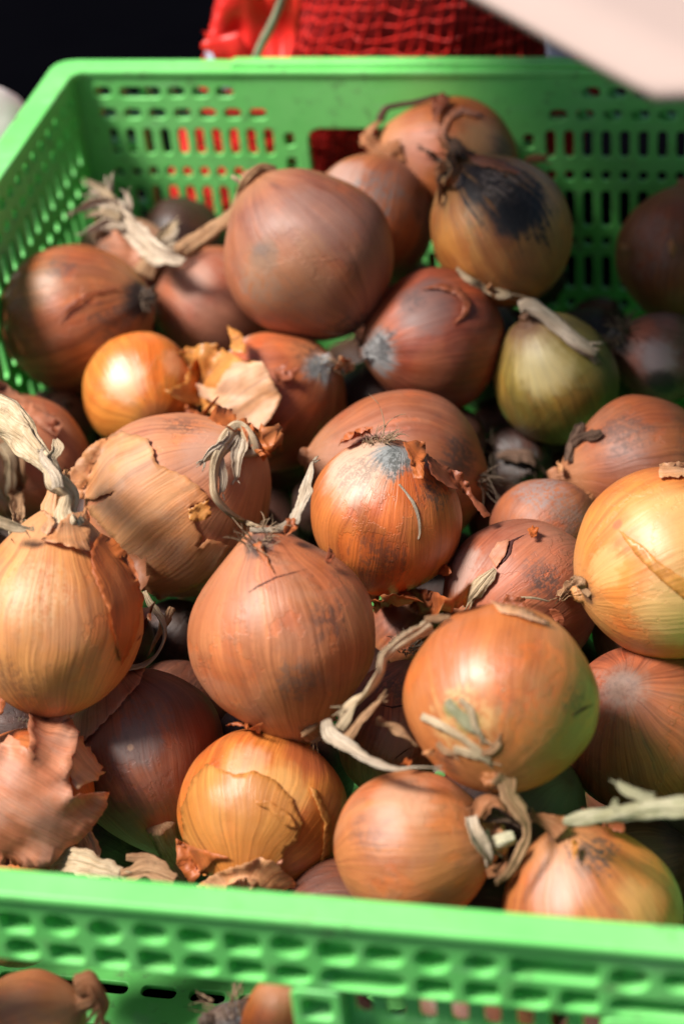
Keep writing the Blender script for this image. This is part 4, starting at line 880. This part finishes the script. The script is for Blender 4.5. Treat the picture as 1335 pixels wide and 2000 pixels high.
# X: big torn skin
flake('X', Z7([(-60,470),(0,440),(50,392),(85,420),(115,452),(118,312),(190,290),(222,362),(258,402),(235,470),(240,490),(236,582),(255,570),(335,560),(308,645),(260,722),(180,775),(60,806),(-60,806)]), P_PNK, .25, .55, .12, seed=120, jag=2, step=9, tilt=(.25, .05, .2))
flake('X', Z7([(258,402),(312,394),(340,440),(356,482),(325,520),(262,556),(245,505),(245,460)]), P_WHT, .30, .30, .05, seed=121, jag=2, step=7, tilt=(.3, 0, .2), on=['W'])
flake('X', Z7([(-40,270),(48,255),(40,330),(0,380),(-40,400)]), P_ORG, .5, .3, .05, seed=122, jag=2, step=8, tilt=(0, 0, .3), on=['B'])
flake('X', Z7([(120,330),(165,395),(150,440),(118,450)]), P_WHT, .40, .2, .05, seed=123, jag=1, step=6)
# c: crumpled golden peel
flake('c', Z3([(600,850),(665,820),(680,760),(740,712),(835,700),(905,745),(960,760),(1005,805),(1045,872),(1010,935),(940,980),(870,948),(790,900),(700,890),(650,888)]), P_GLD, .45, .5, .75, seed=124, jag=2, on=['C', 'Z'], step=8)
flake('c', Z3([(790,835),(850,850),(900,770),(985,770),(1045,872),(1012,935),(955,985),(900,975),(850,945),(870,900),(800,870)]), P_WHT, .9, .4, .6, seed=125, jag=1.5, on=['C'], step=8)
flake('c', Z3([(895,668),(935,690),(942,752),(905,748)]), P_GLD, 1.2, .3, .2, seed=126, jag=1, step=6)
flake('c', Z3([(772,1000),(800,955),(900,968),(1000,982),(1085,940),(1035,1000),(1052,1040),(965,1075),(930,1030),(840,1022)]), P_ORG, .4, .5, .3, seed=127, jag=2, on=['C'], step=7)
flake('c', Z3([(728,855),(770,900),(835,950),(800,950),(760,905)]), P_ORG, 1.0, .3, .2, seed=128, jag=1, on=['C', 'Z'], step=6)
flake('c', Z3([(1015,780),(1070,745),(1060,790),(1120,760),(1080,810),(1035,820)]), P_BRN, .15, .35, .15, seed=129, jag=1.5, step=6)
hairs('c', (635, 715), 26, .9, ROOTM, 1.5, .03, 130, .5)
# a, Z, d
flake('a', Z3([(210,585),(250,530),(320,485),(420,460),(460,455),(330,492),(262,540)]), P_BRN, .05, .14, 0, seed=131, step=6, jag=1)
hairs('a', (283, 585), 24, .9, ROOTD, 1., .05, 132, .4, d=(.8, 0, .5))
flake('d', Z3([(340,330),(440,260),(520,330),(545,420),(530,540),(470,420)]), P_PNK, .2, .25, .15, seed=133)
strip('d', Z3([(540,420),(560,380),(580,340)]), [50, 40, 30], BROWN, .4, .5, seed=134, name='neck')
strip('i', Z6([(640,330),(690,320),(760,335),(800,380)]), [20, 30, 40, 20], DARKS, .5, .4, twist=.3, seed=135, fray=4, name='neck')
hairs('i', (960, 890), 16, 1.6, ROOTD, 1.6, .04, 136, .4)
hairs('q', (440, 1975), 40, 1.0, ROOTM, 1.6, .04, 137, .8, d=(-.3, .6, .6))
strip('p', [(150, 1930), (180, 1920), (200, 1960), (195, 2000)], [50, 46, 50, 50], RUST, 0, .4, twist=.3, seed=138, fray=5, name='neck', depth=[65.2, 65, 65, 65])

# small torn scraps of skin clinging to the onions
rs2 = random.Random(77); mats_ = [P_TAN, P_ORG, P_BRN, P_PNK, P_WHT, P_GLD]
for i in range(64):
    u, v = rs2.uniform(10, 1325), rs2.uniform(330, 1700); h_ = None
    best = None
    for kx in OB:
        hh = hit(u, v, [kx])
        if hh is not None and (best is None or hh[3] < best[1]): best = (kx, hh[3], hh[1])
    if best is None or best[0] in 'HFZ': continue
    facing = -best[2].dot(Vector(ray(u, v)).normalized())
    if facing > .62 and rs2.random() < .75: continue     # most scraps sit down the sides, near the gaps
    sz = rs2.uniform(7, 20); a0 = rs2.uniform(0, 6.28); asp_ = rs2.uniform(.3, .8); ang = rs2.uniform(0, 3.14)
    poly = []
    for t in range(6):
        a = a0+t*1.047; rr = sz*rs2.uniform(.6, 1.2); x, y = math.cos(a)*rr, math.sin(a)*rr*asp_
        poly.append((u+x*math.cos(ang)-y*math.sin(ang), v+x*math.sin(ang)+y*math.cos(ang)))
    flake(best[0], poly, mats_[i % 6], rs2.uniform(.03, .2), .3, .1, jag=1.2, step=5, seed=200+i, tilt=(0, 0, rs2.uniform(0, .25)))

# loose dry pieces that lie on their own
def loose_piece(name, cat, label, items):
    P0, _ = path3(items[0][1], [.4]*len(items[0][1])); lo = P0[len(P0)//2]
    r_ = empty(name, (lo[0], lo[1], lo[2]-.5)); tag(r_, label, cat)
    for nm, pp, ww, mm, kw in items:
        o = strip(None, pp, ww, mm, name=nm, parent=r_, **kw); o.data.transform(Matrix.Translation(-r_.location))
loose_piece('dry_stalk', 'stalk', 'pale greenish dried onion stalk lying from right edge over the front right onion', [
    ('stalk', Z8([(885,870),(950,862),(1040,848),(1120,835),(1220,815),(1335,812),(1420,815)]), [12, 30, 34, 34, 40, 44, 40], GREENISH, dict(flat=.6, twist=.1, seed=140, ridges=.3, depth=[65, 64.4, 63.4, 62.4, 61.4, 60.6, 60.])),
    ('leaf', Z8([(1215,795),(1160,765),(1115,742),(1085,725)]), [26, 24, 20, 10], GREENISH, dict(flat=.3, seed=141, fray=4, depth=[61.6, 61.8, 62.2, 62.5])),
    ('leaf', Z8([(1150,840),(1080,815),(1085,780)]), [14, 14, 8], GREENISH, dict(flat=.3, seed=142, depth=[62.3, 62.6, 63.]))])
loose_piece('dried_leaf', 'leaf', 'tan dried onion leaf lying by front rim under the torn loose skin', [
    ('leaf_blade', Z7([(185,835),(235,820),(300,822),(380,850),(460,878)]), [24, 48, 54, 44, 30], STRAW, dict(lift=.2, flat=.35, seed=143, ridges=.35, depth=[72.3, 71.8, 71.4, 71., 70.6], fray=6)),
    ('leaf_blade', Z7([(455,880),(540,860),(600,875),(660,900)]), [34, 44, 40, 20], BROWN, dict(lift=.2, flat=.4, seed=144, ridges=.35, depth=[70.6, 70.4, 70.2, 70.])),
    ('leaf_blade', Z7([(470,812),(540,815),(600,835),(625,865)]), [14, 24, 22, 10], BROWN, dict(lift=.2, flat=.3, seed=145, depth=[71, 71, 70.8, 70.6])),
    ('leaf_blade', Z7([(255,680),(300,720),(330,780),(338,820)]), [20, 34, 36, 24], STRAW, dict(lift=.2, flat=.3, seed=146, depth=[73.5, 73, 72.5, 72.]))])

# ------------------------------------------------------------------ behind the crate
NET = plain_mat('red_net', (.90, .035, .025), .38, .25, 90, trans=.3, tcol=(.75, .02, .02))
FILL = plain_mat('red_sack_inside', (.26, .008, .008), .5, .5, 25)
def sack(name, label, cen, rad, seed, nu=110, nv=74, thread=.17, filling=True):
    r_ = empty(name, (cen[0], cen[1], FLOOR-1.5)); tag(r_, label, 'sack'); off = Vector((0, 0, cen[2]-(FLOOR-1.5)))
    rs = random.Random(seed); lumps = [(rs.uniform(0, 6.28), rs.uniform(-1.2, 1.2)) for _ in range(60)]
    def pt(a, b_, sc=1.):
        ca, sa = math.cos(a), math.sin(a); cb, sb = math.cos(b_), math.sin(b_); e = .85
        sg = lambda x: math.copysign(abs(x)**e, x)
        n0 = Vector((ca*cb, sa*cb, sb)); l = 1+.045*mnoise.noise(n0*4+Vector((seed, 0, 0)))+.07*max(0, mnoise.noise(n0*6+Vector((0, seed, 0))))
        l += .012*mnoise.noise(n0*16+Vector((0, seed, 3)))
        return off+Vector((rad[0]*(1-.42*sb)*sg(ca)*sg(cb)+.5*rad[0]*sb, rad[1]*sg(sa)*sg(cb), rad[2]*sg(sb)))*l*sc
    def grid(sc, nu, nv, jit=0):
        vs = [pt(2*math.pi*i/nu+jit*rs.uniform(-1, 1)/nu, -1.5+3.0*j/nv+jit*rs.uniform(-1, 1)/nv, sc) for j in range(nv+1) for i in range(nu)]
        fs = [(j*nu+i, j*nu+(i+1) % nu, (j+1)*nu+(i+1) % nu, (j+1)*nu+i) for j in range(nv) for i in range(nu)]
        fs.append(tuple(reversed(range(nu)))); fs.append(tuple(nv*nu+i for i in range(nu))); return vs, fs
    vs, fs = grid(.965, 64, 40); link('filling', mesh('filling', vs, fs), FILL, r_)
    vs, fs = grid(1.0, nu, nv, .9); me = mesh('netting', vs, fs[:-2]); o = link('netting', me, NET, r_); o['kind'] = 'stuff'
    md = o.modifiers.new('threads', 'WIREFRAME'); md.thickness = thread*S; md.use_even_offset = False
    return r_, off
sk, off = sack('net_sack', 'large red mesh sack standing behind the back wall of the crate', (-2.6, 74.2, -3.5), (11.8, 10., 18.), 3.)
# bunched flap of netting at its left shoulder
def sheet(pts_grid, name, mat, parent, thick=.05, kind=None):
    nu, nv = len(pts_grid[0]), len(pts_grid); vs = [Vector(p) for row in pts_grid for p in row]
    if parent is not None: vs = [v-parent.location/S for v in vs]
    fs = [(j*nu+i, j*nu+i+1, (j+1)*nu+i+1, (j+1)*nu+i) for j in range(nv-1) for i in range(nu-1)]
    o = link(name, mesh(name, vs, fs), mat, parent); md = o.modifiers.new('thickness', 'SOLIDIFY'); md.thickness = thick*S; return o
def quad_sheet(c00, c10, c11, c01, nu, nv, bump=0, freq=.12, seed=0, frill=0):
    out = []
    for j in range(nv+1):
        row = []
        for i in range(nu+1):
            a, b_ = i/nu, j/nv; p = np.array(c00)*(1-a)*(1-b_)+np.array(c10)*a*(1-b_)+np.array(c11)*a*b_+np.array(c01)*(1-a)*b_
            d_ = bump*mnoise.noise(Vector((p[0]*freq+seed, p[1]*freq, p[2]*freq)))+bump*.4*mnoise.noise(Vector((p[0]*freq*4+seed, p[1]*freq, p[2]*freq*2)))
            if frill and i == 0: p = p+np.array((rng.uniform(-frill, frill), 0, rng.uniform(-frill, frill)))
            row.append(tuple(p+np.array((0, -d_, d_*.3))))
        out.append(row)
    return out
sheet(quad_sheet(at(452, -40, 104.5), at(600, -40, 104.), at(560, 160, 107), at(398, 78, 106.6), 16, 14, 1.2, .3, 2, .35), 'net_flap', NET, sk)
sheet(quad_sheet(at(398, 78, 106.6), at(470, 60, 106.), at(510, 165, 107.2), at(470, 150, 107.3), 10, 8, .8, .4, 5, .25), 'net_flap', NET, sk)
CORD = plain_mat('grey_cord', (.20, .21, .13), .8, .3, 200)
o = strip(None, [(556, -20), (535, 40), (512, 85), (488, 135)], [14, 15, 15, 14], CORD, flat=.8, name='drawstring', parent=sk, depth=[103.2, 104.0, 104.8, 105.5], seed=150); o.data.transform(Matrix.Translation(-sk.location))
sheet(quad_sheet(at(1085, 128, 105.2), at(1150, 92, 104.6), at(1215, 150, 104.8), at(1080, 160, 106.0), 10, 8, .5, .4, 25, .2), 'net_flap', NET, sk)
PAPER = plain_mat('pale_plastic', (.42, .45, .55), .35, .2, 30, trans=.25)
pb = sheet(quad_sheet(at(1060, 40, 106), at(1160, 40, 107), at(1200, 170, 106), at(1072, 170, 105), 12, 12, 1.0, .3, 8), 'plastic_bag', PAPER, None); tag(pb, 'crinkled bluish white plastic right of the big red sack, by the pale sheet', 'plastic bag')
pb = sheet(quad_sheet(at(400, 95, 110), at(500, 95, 108), at(500, 175, 107), at(412, 175, 108), 12, 10, 1.2, .3, 18), 'plastic_bag', PAPER, None); tag(pb, 'scrap of whitish plastic under left flap of the big red sack', 'plastic bag')
WHITE = plain_mat('white_cloth', (.74, .66, .64), .8, .1, 40, bump=.001)
bm = bmesh.new(); bmesh.ops.create_uvsphere(bm, u_segments=48, v_segments=32, radius=1)
for v in bm.verts:
    n0 = v.co.copy(); l = 1+.05*mnoise.noise(n0*2.2)+.02*mnoise.noise(n0*7); v.co = Vector((n0.x*7.0*l, n0.y*9*l, n0.z*12*l))*S
ws = bmobj('white_sack', bm, WHITE); cw = at(-118, 235, 108); ws.location = Vector((cw[0], cw[1], FLOOR+8.))*S
tag(ws, 'rounded white cloth sack at the left edge beside the crate', 'sack')

# pale sheet hanging over the back right corner
CARD = plain_mat('pale_card', (.37, .275, .24), .85, .05, 20, bump=.0004)
E1 = at(1312, 192, 47); E2 = at(0, -520, 73); ev = E2-E1; E3 = E1+ev*1.12
A1 = E1+np.array((40, 9, 1.)); A3 = E3+np.array((5, 55, 7.)); A2 = A1+(A3-A1)*.5;  # unseen far part, extended and shaped to throw shade on the back right
bm = bmesh.new(); rows = []; nU, nV = 40, 16
nrm = np.cross(ev, A1-E1); nrm /= np.linalg.norm(nrm); nrm = nrm if nrm[2] > 0 else -nrm
for side_ in (0, 1):
    g_ = []
    for j in range(nV+1):
        row = []
        for i in range(nU+1):
            a, b_ = i/nU, j/nV
            p = (E1*(1-a)+E3*a)*(1-b_)+(A1*(1-a)+A3*a)*b_
            rd = 1.3*max(0, 1-a*nU/2)*max(0, 1-b_*nV/1.0)         # rounded corner
            p = p+(E3-E1)/np.linalg.norm(E3-E1)*rd*.5
            p = p+nrm*(.12*mnoise.noise(Vector((a*6, b_*4, 1)))-side_*.35)
            row.append(bm.verts.new(Vector(p)*S))
        g_.append(row)
    rows.append(g_)
for j in range(nV):
    for i in range(nU):
        bm.faces.new((rows[0][j][i], rows[0][j][i+1], rows[0][j+1][i+1], rows[0][j+1][i])); bm.faces.new((rows[1][j][i], rows[1][j+1][i], rows[1][j+1][i+1], rows[1][j][i+1]))
for i in range(nU):
    for j in (0, nV): bm.faces.new((rows[0][j][i], rows[0][j][i+1], rows[1][j][i+1], rows[1][j][i]))
for j in range(nV):
    for i in (0, nU): bm.faces.new((rows[0][j][i], rows[0][j+1][i], rows[1][j+1][i], rows[1][j][i]))
bmesh.ops.recalc_face_normals(bm, faces=bm.faces)
o = bmobj('cardboard_sheet', bm, CARD); tag(o, 'blurred pale pinkish beige cardboard sheet reaching over the back right corner', 'cardboard')
